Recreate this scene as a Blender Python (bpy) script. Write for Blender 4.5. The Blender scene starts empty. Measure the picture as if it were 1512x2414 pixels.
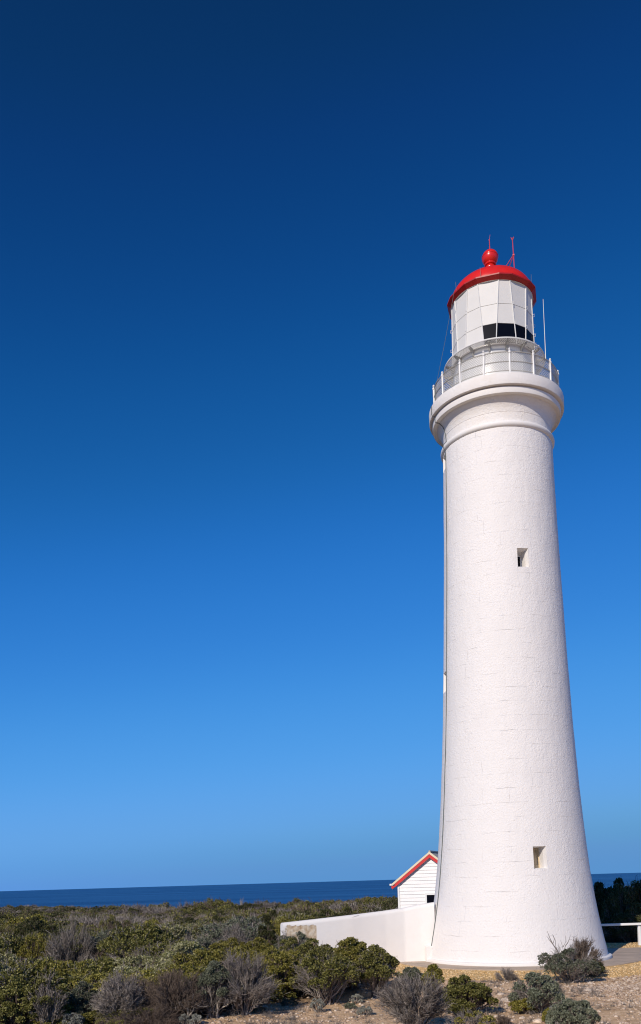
import bpy, bmesh, math, random
import numpy as np
from mathutils import Matrix, Vector

# ------------------------------------------------------------------ camera, sky, sun, exposure
S = bpy.context.scene
ROOT = S.collection
F_PX, CX, CY = 2100.0, 756.0, 2008.0          # focal length and principal point in a 1512 x 2414 frame
PITCH, ROLL, EYE = math.radians(1.8), math.radians(1.67), 2.83
SUN_AZ, SUN_EL = math.radians(29.5), math.radians(31.0)   # sun behind the camera, to the left

cd = bpy.data.cameras.new('camera')
cd.sensor_fit = 'HORIZONTAL'; cd.sensor_width = 36.0
cd.lens = 36.0 * F_PX / 1512.0
cd.shift_y = (CY - 1207.0) / 1512.0
cd.clip_start = 0.1; cd.clip_end = 60000
cam = bpy.data.objects.new('camera', cd); ROOT.objects.link(cam)
cam.matrix_world = Matrix.Translation((0, 0, EYE)) @ Matrix.Rotation(math.radians(90) + PITCH, 4, 'X') @ Matrix.Rotation(-ROLL, 4, 'Z')
S.camera = cam

w = bpy.data.worlds.new('World'); S.world = w; w.use_nodes = True
wn = w.node_tree; wn.nodes.clear()
sky = wn.nodes.new('ShaderNodeTexSky'); sky.sky_type = 'NISHITA'; sky.sun_disc = False
sky.sun_elevation = SUN_EL
sky.sun_rotation = math.radians(180) + SUN_AZ
sky.altitude = 60; sky.air_density = 0.4; sky.dust_density = 0.0; sky.ozone_density = 6.0
pre = wn.nodes.new('ShaderNodeVectorMath'); pre.operation = 'SCALE'; pre.inputs['Scale'].default_value = 0.08
grade = wn.nodes.new('ShaderNodeRGBCurve')       # the deep polarised blue of the phone picture
for ch, pts in enumerate(([(0, 0), (.0147, .0026), (.018, .0030), (.0257, .0066), (.0465, .029), (.09, .080), (.158, .124), (.283, .118), (.5, .105), (1, .13)],
                          [(0, 0), (.034, .031), (.042, .050), (.0587, .100), (.107, .215), (.2, .335), (.333, .372), (.512, .33), (.6, .305), (1, .32)],
                          [(0, 0), (.084, .110), (.104, .190), (.153, .365), (.268, .66), (.463, .80), (.66, .785), (.8, .69), (.86, .645), (1, .62)])):
    cv = grade.mapping.curves[ch]
    cv.points[0].location = pts[0]; cv.points[1].location = pts[-1]
    for p in pts[1:-1]: cv.points.new(*p)
grade.mapping.update()
post = wn.nodes.new('ShaderNodeVectorMath'); post.operation = 'SCALE'; post.inputs['Scale'].default_value = 10.0
bg = wn.nodes.new('ShaderNodeBackground'); bg.inputs[1].default_value = 0.1
wo = wn.nodes.new('ShaderNodeOutputWorld')
wn.links.new(sky.outputs[0], pre.inputs[0]); wn.links.new(pre.outputs[0], grade.inputs['Color']); wn.links.new(grade.outputs[0], post.inputs[0])
wn.links.new(post.outputs[0], bg.inputs[0]); wn.links.new(bg.outputs[0], wo.inputs[0])

sl = bpy.data.lights.new('sun', 'SUN'); sl.energy = 3.9; sl.angle = math.radians(0.53); sl.color = (1.0, 0.888, 0.755)
sun = bpy.data.objects.new('sun', sl); ROOT.objects.link(sun)
to_sun = Vector((-math.sin(SUN_AZ) * math.cos(SUN_EL), -math.cos(SUN_AZ) * math.cos(SUN_EL), math.sin(SUN_EL)))
sun.rotation_euler = to_sun.to_track_quat('Z', 'Y').to_euler()
sun.location = (-30, -40, 60)

S.view_settings.view_transform = 'Standard'; S.view_settings.look = 'None'
S.render.engine = 'CYCLES'; S.cycles.filter_width = 1.1
S.view_settings.exposure = 0.0; S.view_settings.gamma = 1.0; S.view_settings.use_curve_mapping = False

# ------------------------------------------------------------------ helpers
_c, _s = math.cos(ROLL), math.sin(ROLL)
_f = np.array([0, math.cos(PITCH), math.sin(PITCH)]); _u = np.array([0, -math.sin(PITCH), math.cos(PITCH)]); _r = np.array([1.0, 0, 0])
CR, CU = _c * _r - _s * _u, _c * _u + _s * _r

def ray(px, py):
    return _f + (px - CX) / F_PX * CR + (CY - py) / F_PX * CU

def at(px, py, Y):                      # survey helper: the point at distance Y seen at a pixel of the photo
    d = ray(px, py); return np.array([0, 0, EYE]) + d * (Y / d[1])

def on_ground(px, py):                  # where that line of sight meets the terrain
    d = ray(px, py); t = 5.0
    while t < 400:
        p = np.array([0, 0, EYE]) + d * t
        if p[2] < height(p[0], p[1]): return p
        t += 0.02
    return p

def obj(name, verts, faces, mats, parent=None, smooth=False, mat_idx=None, uvs=None):
    me = bpy.data.meshes.new(name)
    if isinstance(verts, np.ndarray) and isinstance(faces, np.ndarray):
        n, k = faces.shape
        me.vertices.add(len(verts)); me.vertices.foreach_set('co', verts.astype(np.float32).ravel())
        me.loops.add(n * k); me.loops.foreach_set('vertex_index', faces.astype(np.int32).ravel())
        me.polygons.add(n); me.polygons.foreach_set('loop_start', np.arange(0, n * k, k, dtype=np.int32))
        me.update(calc_edges=True)
    else:
        me.from_pydata([tuple(v) for v in verts], [], [tuple(f) for f in faces])
    for m in (mats if isinstance(mats, (list, tuple)) else [mats]): me.materials.append(m)
    if mat_idx is not None: me.polygons.foreach_set('material_index', np.asarray(mat_idx, dtype=np.int32))
    if smooth: me.polygons.foreach_set('use_smooth', np.ones(len(me.polygons), dtype=bool))
    me.update()
    if uvs is not None:
        uv = me.uv_layers.new(name='UVMap')
        li = np.empty(len(me.loops), dtype=np.int32); me.loops.foreach_get('vertex_index', li)
        uv.data.foreach_set('uv', np.asarray(uvs, dtype=np.float32)[li].ravel())
    o = bpy.data.objects.new(name, me); ROOT.objects.link(o)
    if parent is not None: o.parent = parent
    return o

def tag(o, label, cat, group=None):
    o['label'] = label; o['category'] = cat
    if group: o['group'] = group
    return o

def thing(name, label, cat, loc=(0, 0, 0), rotz=0.0, group=None):
    o = bpy.data.objects.new(name, None); ROOT.objects.link(o)
    o.empty_display_size = 0.2
    o.location = loc; o.rotation_euler = (0, 0, rotz)
    return tag(o, label, cat, group)

class MB:
    """collects shapes into one mesh"""
    def __init__(s): s.v = []; s.f = []
    def add(s, v, f):
        b = len(s.v); s.v += [tuple(map(float, q)) for q in v]; s.f += [tuple(b + i for i in q) for q in f]; return s
    def box(s, c, d, rot=None):
        x, y, z = d[0] / 2, d[1] / 2, d[2] / 2
        v = [Vector((sx * x, sy * y, sz * z)) for sz in (-1, 1) for sx, sy in ((-1, -1), (1, -1), (1, 1), (-1, 1))]
        if rot is not None: v = [rot @ q for q in v]
        v = [q + Vector(c) for q in v]
        return s.add(v, [(3, 2, 1, 0), (4, 5, 6, 7), (0, 1, 5, 4), (1, 2, 6, 5), (2, 3, 7, 6), (3, 0, 4, 7)])
    def tube(s, pts, r, n=8, cap=True):
        pts = [Vector(p) for p in pts]; rr = r if isinstance(r, (list, tuple)) else [r] * len(pts)
        v = []; f = []
        for i, p in enumerate(pts):
            t = (pts[min(i + 1, len(pts) - 1)] - pts[max(i - 1, 0)]).normalized()
            a = t.cross(Vector((0, 0, 1)) if abs(t.z) < 0.9 else Vector((1, 0, 0))).normalized(); b = t.cross(a)
            for k in range(n):
                q = 2 * math.pi * k / n
                v.append(p + (a * math.cos(q) + b * math.sin(q)) * rr[i])
        for i in range(len(pts) - 1):
            for k in range(n):
                f.append((i * n + k, i * n + (k + 1) % n, (i + 1) * n + (k + 1) % n, (i + 1) * n + k))
        if cap:
            f.append(tuple(range(n - 1, -1, -1))); f.append(tuple((len(pts) - 1) * n + k for k in range(n)))
        return s.add(v, f)
    def lathe(s, prof, n=96, a0=0.0, a1=2 * math.pi, c=(0, 0)):
        full = abs(a1 - a0 - 2 * math.pi) < 1e-6
        m = n if full else n + 1
        v = []; f = []
        for r, z in prof:
            for k in range(m):
                a = a0 + (a1 - a0) * k / n
                v.append((c[0] + r * math.sin(a), c[1] - r * math.cos(a), z))
        for i in range(len(prof) - 1):
            for k in range(n):
                k2 = (k + 1) % m
                f.append((i * m + k, i * m + k2, (i + 1) * m + k2, (i + 1) * m + k))
        return s.add(v, f)
    def prism(s, poly, y0, y1):           # polygon in (x, z) pushed from y0 to y1
        n = len(poly)
        v = [(x, y0, z) for x, z in poly] + [(x, y1, z) for x, z in poly]
        f = [tuple(range(n)), tuple(range(2 * n - 1, n - 1, -1))] + [(i + n, (i + 1) % n + n, (i + 1) % n, i) for i in range(n)]
        return s.add(v, f)
    def slab(s, poly, z0, z1):            # polygon in (x, y), counter-clockwise
        n = len(poly)
        v = [(x, y, z0) for x, y in poly] + [(x, y, z1) for x, y in poly]
        f = [tuple(range(n - 1, -1, -1)), tuple(range(n, 2 * n))] + [(i, (i + 1) % n, (i + 1) % n + n, i + n) for i in range(n)]
        return s.add(v, f)
    def build(s, name, m, parent=None, smooth=False, bevel=0.0):
        o = obj(name, s.v, s.f, m, parent)
        if smooth:
            o.data.polygons.foreach_set('use_smooth', np.ones(len(o.data.polygons), dtype=bool))
            bm = bmesh.new(); bm.from_mesh(o.data)
            for e in bm.edges:
                if len(e.link_faces) == 2 and e.calc_face_angle(0) > math.radians(38): e.smooth = False
            bm.to_mesh(o.data); bm.free()
        if bevel:
            md = o.modifiers.new('bevel', 'BEVEL'); md.width = bevel; md.segments = 2; md.limit_method = 'ANGLE'
        return o

def sstep(a, b, x):
    t = np.clip((np.asarray(x, dtype=float) - a) / (b - a), 0, 1); return t * t * (3 - 2 * t)

# smooth value noise used for terrain and scatter decisions
_rn = np.random.default_rng(11); _tab = _rn.random((64, 64))
def vnoise(x, y):
    x = np.asarray(x, dtype=float); y = np.asarray(y, dtype=float)
    xi = np.floor(x).astype(int); yi = np.floor(y).astype(int); fx = x - xi; fy = y - yi
    fx = fx * fx * (3 - 2 * fx); fy = fy * fy * (3 - 2 * fy)
    g = lambda i, j: _tab[i % 64, j % 64]
    return (g(xi, yi) * (1 - fx) + g(xi + 1, yi) * fx) * (1 - fy) + (g(xi, yi + 1) * (1 - fx) + g(xi + 1, yi + 1) * fx) * fy

TX, TY = 6.43, 30.0
def edge_dist(x, y):                   # how far from the camera the land ends, by bearing
    a = np.degrees(np.arctan2(x, np.maximum(y, 1e-3)))
    return 135 + 190 * sstep(-9, -22, a) + 18 * (vnoise(a * 0.5 + 9, 3.3) - 0.5) + 25 * sstep(0, 8, a)

def height(x, y):
    x = np.asarray(x, dtype=float); y = np.asarray(y, dtype=float)
    d = np.hypot(x, y)
    dt = np.hypot(x - TX, y - TY)
    h = -0.019 * np.maximum(0, y - 30) + 0.0000157 * np.maximum(0, y - 30) ** 2
    h = h - 0.4 * sstep(0, -9, x) * sstep(13, 22, y)
    h = h + 1.16 * np.clip(1 - np.maximum(y, 0) / 17.0, 0, 1) ** 1.2
    h = h + 0.22 * (vnoise(x * 0.35, y * 0.35) - 0.5) + 1.7 * (vnoise(x * 0.05 + 5, y * 0.05) - 0.5) * sstep(34, 60, y)
    h = h + 0.05 * (vnoise(x * 1.7, y * 1.7) - 0.5)
    flat = np.maximum(sstep(9.5, 6.8, dt), sstep(10, 8.5, np.abs(y - 30.5)) * 0 + sstep(5.6, 4.4, np.abs(y - 30.3)) * sstep(3, 6, x))
    h = h * (1 - flat) - 0.012 * flat
    # bank of the cliff
    e = edge_dist(x, y)
    h = h - 75 * sstep(0, 60, d - e)
    return h

# ------------------------------------------------------------------ materials
def new_mat(name):
    m = bpy.data.materials.new(name); m.use_nodes = True
    nt = m.node_tree; b = nt.nodes['Principled BSDF']
    return m, nt, b

def N(nt, t, **kw):
    n = nt.nodes.new(t)
    for k, v in kw.items():
        if k in n.inputs: n.inputs[k].default_value = v
        else: setattr(n, k, v)
    return n

def ramp(nt, stops):
    r = nt.nodes.new('ShaderNodeValToRGB'); e = r.color_ramp.elements
    while len(e) < len(stops): e.new(0.5)
    for i, (p, c) in enumerate(stops):
        e[i].position = p; e[i].color = (*c, 1) if len(c) == 3 else c
    return r

def paint(name, col, rough=0.5, var=0.06, bump=0.0, bscale=40.0, spec=0.5):
    m, nt, b = new_mat(name); L = nt.links.new
    tc = N(nt, 'ShaderNodeTexCoord'); no = N(nt, 'ShaderNodeTexNoise', Scale=3.1, Detail=5.0, Roughness=0.65)
    L(tc.outputs['Object'], no.inputs['Vector'])
    r = ramp(nt, [(0.3, [c * (1 - var) for c in col]), (0.7, [min(1, c * (1 + var)) for c in col])])
    L(no.outputs['Fac'], r.inputs['Fac']); L(r.outputs['Color'], b.inputs['Base Color'])
    b.inputs['Roughness'].default_value = rough; b.inputs['Specular IOR Level'].default_value = spec
    if bump:
        n2 = N(nt, 'ShaderNodeTexNoise', Scale=bscale, Detail=3.0); L(tc.outputs['Object'], n2.inputs['Vector'])
        bp = N(nt, 'ShaderNodeBump', Strength=bump, Distance=0.01); L(n2.outputs['Fac'], bp.inputs['Height']); L(bp.outputs['Normal'], b.inputs['Normal'])
    return m

def stucco(name, col, depth=0.012, courses=False, scale=1.0, stain=0.0):
    m, nt, b = new_mat(name); L = nt.links.new
    tc = N(nt, 'ShaderNodeTexCoord')
    nz = N(nt, 'ShaderNodeTexNoise', Scale=16.0 * scale, Detail=3.5, Roughness=0.6, Distortion=0.8)
    L(tc.outputs['Object'], nz.inputs['Vector'])
    big = N(nt, 'ShaderNodeTexNoise', Scale=1.3, Detail=4.0); L(tc.outputs['Object'], big.inputs['Vector'])
    mul = N(nt, 'ShaderNodeMath', operation='MULTIPLY'); 
    mr = N(nt, 'ShaderNodeMapRange'); mr.inputs[1].default_value = 0.3; mr.inputs[2].default_value = 0.7; mr.inputs[3].default_value = 0.55; mr.inputs[4].default_value = 1.25
    L(big.outputs['Fac'], mr.inputs[0]); L(nz.outputs['Fac'], mul.inputs[0]); L(mr.outputs[0], mul.inputs[1])
    hgt = mul.outputs[0]
    # small pits
    vo = N(nt, 'ShaderNodeTexVoronoi', Scale=3.6); L(tc.outputs['Object'], vo.inputs['Vector'])
    pr = ramp(nt, [(0.0, (0, 0, 0)), (0.13, (1, 1, 1))]); L(vo.outputs['Distance'], pr.inputs['Fac'])
    ad = N(nt, 'ShaderNodeMath', operation='MULTIPLY_ADD'); ad.inputs[1].default_value = 0.35
    L(pr.outputs['Color'], ad.inputs[0]); L(hgt, ad.inputs[2]); hgt = ad.outputs[0]
    if courses:
        uv = N(nt, 'ShaderNodeUVMap')
        wob = N(nt, 'ShaderNodeTexNoise', Scale=2.2, Detail=2.0); L(tc.outputs['Object'], wob.inputs['Vector'])
        mx = N(nt, 'ShaderNodeMixRGB', blend_type='LINEAR_LIGHT'); mx.inputs[0].default_value = 0.05
        L(uv.outputs[0], mx.inputs[1]); L(wob.outputs['Color'], mx.inputs[2])
        br = N(nt, 'ShaderNodeTexBrick', Scale=1.0); br.inputs['Mortar Size'].default_value = 0.008; br.inputs['Brick Width'].default_value = 1.7; br.offset = 0.37; br.squash = 0.7; br.squash_frequency = 3
        br.inputs['Row Height'].default_value = 0.46; br.inputs['Mortar Smooth'].default_value = 0.5
        L(mx.outputs[0], br.inputs['Vector'])
        msk = N(nt, 'ShaderNodeTexNoise', Scale=1.6, Detail=5.0, Roughness=0.65); L(tc.outputs['Object'], msk.inputs['Vector'])
        mk = ramp(nt, [(0.46, (0, 0, 0)), (0.72, (1, 1, 1))]); L(msk.outputs['Fac'], mk.inputs['Fac'])
        mm = N(nt, 'ShaderNodeMath', operation='MULTIPLY'); L(br.outputs['Fac'], mm.inputs[0]); L(mk.outputs['Color'], mm.inputs[1])
        sb = N(nt, 'ShaderNodeMath', operation='MULTIPLY_ADD'); sb.inputs[1].default_value = -0.6
        L(mm.outputs[0], sb.inputs[0]); L(hgt, sb.inputs[2]); hgt = sb.outputs[0]
    bp = N(nt, 'ShaderNodeBump', Strength=1.0, Distance=depth); L(hgt, bp.inputs['Height']); L(bp.outputs['Normal'], b.inputs['Normal'])
    r = ramp(nt, [(0.25, [c * 0.955 for c in col]), (0.75, [min(1, c * 1.03) for c in col])]); L(big.outputs['Fac'], r.inputs['Fac'])
    L(r.outputs['Color'], b.inputs['Base Color'])
    if stain:                              # old yellowed paint in patches
        sn = N(nt, 'ShaderNodeTexNoise', Scale=0.8, Detail=5.0, Roughness=0.7); L(tc.outputs['Object'], sn.inputs['Vector'])
        sr = ramp(nt, [(0.45, (0, 0, 0)), (0.75, (stain, stain, stain))]); L(sn.outputs['Fac'], sr.inputs['Fac'])
        mx2 = N(nt, 'ShaderNodeMixRGB'); mx2.inputs[2].default_value = (col[0] * 0.86, col[1] * 0.78, col[2] * 0.66, 1)
        L(sr.outputs['Color'], mx2.inputs[0]); L(r.outputs['Color'], mx2.inputs[1]); L(mx2.outputs[0], b.inputs['Base Color'])
    b.inputs['Roughness'].default_value = 0.65; b.inputs['Specular IOR Level'].default_value = 0.35
    return m

def island_mat(name, stops, rough=0.6, translucent=0.0, vary=0.5, spec=0.3, hue=None):
    """colour varies leaf by leaf (or stone by stone) and plant by plant"""
    m, nt, b = new_mat(name); L = nt.links.new
    g = N(nt, 'ShaderNodeNewGeometry'); oi = N(nt, 'ShaderNodeObjectInfo')
    no = N(nt, 'ShaderNodeTexNoise', Scale=2.6, Detail=2.0); L(g.outputs['Position'], no.inputs['Vector'])
    a = N(nt, 'ShaderNodeMath', operation='MULTIPLY_ADD'); a.inputs[1].default_value = vary; 
    L(g.outputs['Random Per Island'], a.inputs[0])
    s = N(nt, 'ShaderNodeMath', operation='MULTIPLY'); s.inputs[1].default_value = 1 - vary; L(no.outputs['Fac'], s.inputs[0])
    L(s.outputs[0], a.inputs[2])
    r = ramp(nt, stops); L(a.outputs[0], r.inputs['Fac'])
    mr = N(nt, 'ShaderNodeMapRange'); mr.inputs[3].default_value = 0.78; mr.inputs[4].default_value = 1.22; L(oi.outputs['Random'], mr.inputs[0])
    mx = N(nt, 'ShaderNodeVectorMath', operation='SCALE'); L(r.outputs['Color'], mx.inputs[0]); L(mr.outputs[0], mx.inputs['Scale'])
    L(mx.outputs[0], b.inputs['Base Color'])
    b.inputs['Roughness'].default_value = rough; b.inputs['Specular IOR Level'].default_value = spec
    if translucent:
        t = N(nt, 'ShaderNodeBsdfTranslucent'); L(mx.outputs[0], t.inputs[0])
        ms = N(nt, 'ShaderNodeMixShader'); ms.inputs[0].default_value = translucent
        L(b.outputs[0], ms.inputs[1]); L(t.outputs[0], ms.inputs[2]); L(ms.outputs[0], nt.nodes['Material Output'].inputs[0])
    return m

M = {}
WHITE = (0.79, 0.765, 0.755)
M['tower'] = stucco('tower_stucco', WHITE, 0.020, True)
M['rough'] = stucco('gallery_stucco', (0.79, 0.765, 0.75), 0.022, False, 1.0, 0.45)
M['smooth'] = stucco('smooth_render', (0.79, 0.77, 0.755), 0.004, False, 0.8, 0.25)
M['white_paint'] = paint('white_gloss_paint', (0.70, 0.70, 0.69), 0.34, 0.03, 0.05, 30)
M['panel'] = paint('white_panel', (0.66, 0.655, 0.64), 0.6, 0.02, 0.12, 14)
M['grey_metal_and_shade'] = paint('grey_paint_and_shade', (0.42, 0.41, 0.38), 0.5, 0.1)  # own grey of rails and seam bars; on the brackets it paints shade
M['galvanised'] = paint('galvanised_wire', (0.52, 0.51, 0.49), 0.5, 0.1)
M['red'] = paint('red_gloss_paint', (0.66, 0.020, 0.016), 0.26, 0.10, 0.03, 12)
M['red_gutter_shade'] = paint('red_gutter_shaded', (0.36, 0.012, 0.012), 0.45, 0.1)  # darker than the dome red: shade of the gutter's underside put into the colour
M['red_matt'] = paint('red_board_paint', (0.60, 0.022, 0.02), 0.5, 0.08)
M['pinkred'] = paint('faded_red_paint', (0.52, 0.04, 0.06), 0.5, 0.1)
M['dark'] = paint('dark_glass', (0.004, 0.005, 0.010), 0.15, 0.1, 0, 40, 0.08)
M['cable'] = paint('weathered_cable', (0.13, 0.15, 0.15), 0.6, 0.2)
M['cream'] = paint('cream_paint', (0.74, 0.64, 0.46), 0.55, 0.05)
M['beige'] = paint('beige_board', (0.56, 0.44, 0.28), 0.6, 0.08)
M['weather'] = paint('weatherboard_paint', (0.80, 0.785, 0.785), 0.5, 0.03, 0.06, 22)
M['iron'] = paint('grey_roof_iron', (0.38, 0.36, 0.32), 0.5, 0.15)
M['timber'] = paint('white_timber', (0.80, 0.80, 0.79), 0.5, 0.05, 0.1, 30)

M['leaf_olive'] = island_mat('olive_leaves', [(0.15, (0.030, 0.034, 0.010)), (0.5, (0.145, 0.142, 0.030)), (0.88, (0.40, 0.37, 0.13))], 0.5, 0.2, 0.7)
M['leaf_bright'] = island_mat('yellow_green_leaves', [(0.15, (0.045, 0.048, 0.009)), (0.5, (0.215, 0.195, 0.026)), (0.88, (0.48, 0.42, 0.135))], 0.5, 0.22, 0.7)
M['leaf_dark'] = island_mat('dark_green_leaves', [(0.15, (0.018, 0.021, 0.008)), (0.5, (0.056, 0.062, 0.019)), (0.9, (0.15, 0.145, 0.055))], 0.5, 0.18, 0.7)
M['leaf_pale'] = island_mat('pale_tipped_leaves', [(0.15, (0.055, 0.062, 0.018)), (0.45, (0.21, 0.21, 0.068)), (0.85, (0.58, 0.55, 0.36))], 0.55, 0.18, 0.7)
M['leaf_grey'] = island_mat('grey_green_leaves', [(0.1, (0.050, 0.056, 0.036)), (0.5, (0.135, 0.150, 0.100)), (0.95, (0.26, 0.27, 0.20))], 0.65, 0.15)
M['leaf_silver'] = island_mat('silver_leaves', [(0.1, (0.15, 0.155, 0.135)), (0.5, (0.28, 0.285, 0.25)), (0.95, (0.42, 0.42, 0.37))], 0.7, 0.1)
M['leaf_rust'] = island_mat('rusty_leaves', [(0.1, (0.07, 0.030, 0.007)), (0.5, (0.19, 0.095, 0.02)), (0.95, (0.30, 0.18, 0.05))], 0.6, 0.15)
M['twig_grey'] = island_mat('grey_twigs', [(0.1, (0.07, 0.060, 0.054)), (0.5, (0.20, 0.175, 0.158)), (0.9, (0.42, 0.37, 0.33))], 0.8, 0, 0.7)
M['twig_brown'] = island_mat('brown_twigs', [(0.1, (0.075, 0.054, 0.042)), (0.5, (0.18, 0.135, 0.108)), (0.95, (0.30, 0.24, 0.195))], 0.8)
M['bleached'] = island_mat('bleached_wood', [(0.1, (0.24, 0.205, 0.17)), (0.9, (0.50, 0.44, 0.36))], 0.8)
M['stone'] = island_mat('pale_stones', [(0.1, (0.27, 0.18, 0.12)), (0.45, (0.55, 0.41, 0.30)), (0.95, (0.82, 0.69, 0.56))], 0.85, 0, 0.8)
M['gravel_stone'] = island_mat('yellow_gravel', [(0.1, (0.40, 0.24, 0.085)), (0.5, (0.60, 0.41, 0.20)), (0.95, (0.78, 0.62, 0.40))], 0.85, 0, 0.8)
M['rock'] = paint('limestone', (0.62, 0.51, 0.41), 0.85, 0.35, 0.9, 9)

def ground_mat():
    m, nt, b = new_mat('sandy_soil'); L = nt.links.new
    tc = N(nt, 'ShaderNodeTexCoord')
    n1 = N(nt, 'ShaderNodeTexNoise', Scale=0.55, Detail=8.0, Roughness=0.7); L(tc.outputs['Object'], n1.inputs['Vector'])
    n2 = N(nt, 'ShaderNodeTexNoise', Scale=7.0, Detail=6.0, Roughness=0.75); L(tc.outputs['Object'], n2.inputs['Vector'])
    r = ramp(nt, [(0.30, (0.42, 0.275, 0.155)), (0.5, (0.70, 0.505, 0.325)), (0.72, (0.84, 0.67, 0.48))]); L(n2.outputs['Fac'], r.inputs['Fac'])
    r1 = ramp(nt, [(0.35, (0.74, 0.70, 0.66)), (0.65, (1.12, 1.08, 1.03))]); L(n1.outputs['Fac'], r1.inputs['Fac'])
    mx = N(nt, 'ShaderNodeMixRGB', blend_type='MULTIPLY'); mx.inputs[0].default_value = 1; L(r.outputs[0], mx.inputs[1]); L(r1.outputs[0], mx.inputs[2])
    vo = N(nt, 'ShaderNodeTexVoronoi', Scale=24.0); L(tc.outputs['Object'], vo.inputs['Vector'])
    vr = ramp(nt, [(0.12, (1, 1, 1)), (0.36, (0, 0, 0))]); L(vo.outputs['Distance'], vr.inputs['Fac'])
    pk = N(nt, 'ShaderNodeMixRGB'); pk.inputs[2].default_value = (0.74, 0.59, 0.45, 1)
    mf = N(nt, 'ShaderNodeMath', operation='MULTIPLY'); mf.inputs[1].default_value = 0.55; L(vr.outputs[0], mf.inputs[0]); L(mf.outputs[0], pk.inputs[0]); L(mx.outputs[0], pk.inputs[1])
    at_ = N(nt, 'ShaderNodeAttribute', attribute_name='litter')
    lr = ramp(nt, [(0.3, (0.045, 0.034, 0.024)), (0.7, (0.125, 0.092, 0.062))]); L(n2.outputs['Fac'], lr.inputs['Fac'])
    lm = N(nt, 'ShaderNodeMixRGB'); L(at_.outputs['Fac'], lm.inputs[0]); L(pk.outputs[0], lm.inputs[1]); L(lr.outputs[0], lm.inputs[2])
    L(lm.outputs[0], b.inputs['Base Color']); b.inputs['Roughness'].default_value = 0.95; b.inputs['Specular IOR Level'].default_value = 0.1
    ad = N(nt, 'ShaderNodeMath', operation='ADD'); L(n2.outputs['Fac'], ad.inputs[0]); L(vr.outputs[0], ad.inputs[1])
    bp = N(nt, 'ShaderNodeBump', Strength=0.9, Distance=0.03); L(ad.outputs[0], bp.inputs['Height']); L(bp.outputs[0], b.inputs['Normal'])
    return m
M['ground'] = ground_mat()

def concrete_mat(name, c):
    m, nt, b = new_mat(name); L = nt.links.new
    tc = N(nt, 'ShaderNodeTexCoord')
    n1 = N(nt, 'ShaderNodeTexNoise', Scale=1.4, Detail=9.0, Roughness=0.7); L(tc.outputs['Object'], n1.inputs['Vector'])
    r = ramp(nt, [(0.3, [x * 0.72 for x in c]), (0.55, c), (0.75, [x * 1.18 for x in c])]); L(n1.outputs['Fac'], r.inputs['Fac']); L(r.outputs[0], b.inputs['Base Color'])
    n2 = N(nt, 'ShaderNodeTexNoise', Scale=30.0, Detail=5.0); L(tc.outputs['Object'], n2.inputs['Vector'])
    bp = N(nt, 'ShaderNodeBump', Strength=0.5, Distance=0.01); L(n2.outputs['Fac'], bp.inputs['Height']); L(bp.outputs[0], b.inputs['Normal'])
    b.inputs['Roughness'].default_value = 0.9
    return m
M['concrete'] = concrete_mat('weathered_concrete', (0.45, 0.36, 0.28))
M['gravel'] = concrete_mat('gravel_bed', (0.56, 0.37, 0.15))

def sea_mat():
    m, nt, b = new_mat('sea_water'); L = nt.links.new
    tc = N(nt, 'ShaderNodeTexCoord')
    mp = N(nt, 'ShaderNodeMapping'); mp.inputs['Scale'].default_value = (0.010, 0.028, 1); L(tc.outputs['Object'], mp.inputs['Vector'])
    n1 = N(nt, 'ShaderNodeTexNoise', Scale=1.0, Detail=9.0, Roughness=0.66); L(mp.outputs[0], n1.inputs['Vector'])
    bp = N(nt, 'ShaderNodeBump', Strength=1.0, Distance=9.0); L(n1.outputs['Fac'], bp.inputs['Height']); L(bp.outputs[0], b.inputs['Normal'])
    mp2 = N(nt, 'ShaderNodeMapping'); mp2.inputs['Scale'].default_value = (0.0006, 0.0018, 1); L(tc.outputs['Object'], mp2.inputs['Vector'])
    n2 = N(nt, 'ShaderNodeTexNoise', Scale=1.0, Detail=6.0); L(mp2.outputs[0], n2.inputs['Vector'])
    r = ramp(nt, [(0.35, (0.009, 0.062, 0.195)), (0.65, (0.022, 0.112, 0.30))]); L(n2.outputs['Fac'], r.inputs['Fac'])
    mp3 = N(nt, 'ShaderNodeMapping'); mp3.inputs['Scale'].default_value = (0.02, 0.05, 1); L(tc.outputs['Object'], mp3.inputs['Vector'])
    vo = N(nt, 'ShaderNodeTexNoise', Scale=1.0, Detail=4.0, Roughness=0.7); L(mp3.outputs[0], vo.inputs['Vector'])
    fr = ramp(nt, [(0.735, (0, 0, 0)), (0.76, (1, 1, 1))]); L(vo.outputs['Fac'], fr.inputs['Fac'])
    mx = N(nt, 'ShaderNodeMixRGB'); mx.inputs[2].default_value = (0.6, 0.65, 0.7, 1); L(fr.outputs[0], mx.inputs[0]); L(r.outputs[0], mx.inputs[1])
    L(mx.outputs[0], b.inputs['Base Color']); b.inputs['Roughness'].default_value = 0.45; b.inputs['IOR'].default_value = 1.33
    b.inputs['Specular IOR Level'].default_value = 0.25
    return m
M['sea'] = sea_mat()

# ------------------------------------------------------------------ the setting: sea, ground, paving
def build_sea():
    n = 192; rad = [1, 40, 150, 400, 1000, 2500, 6000, 13000, 25000]
    v = []; f = []
    for r in rad:
        for k in range(n):
            a = 2 * math.pi * k / n; v.append((r * math.cos(a), r * math.sin(a), -60.0))
    for i in range(len(rad) - 1):
        for k in range(n): f.append((i * n + k, (i + 1) * n + k, (i + 1) * n + (k + 1) % n, i * n + (k + 1) % n))
    f.append(tuple(range(n)))
    o = obj('sea', v, f, M['sea']); o['kind'] = 'structure'
build_sea()

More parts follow.
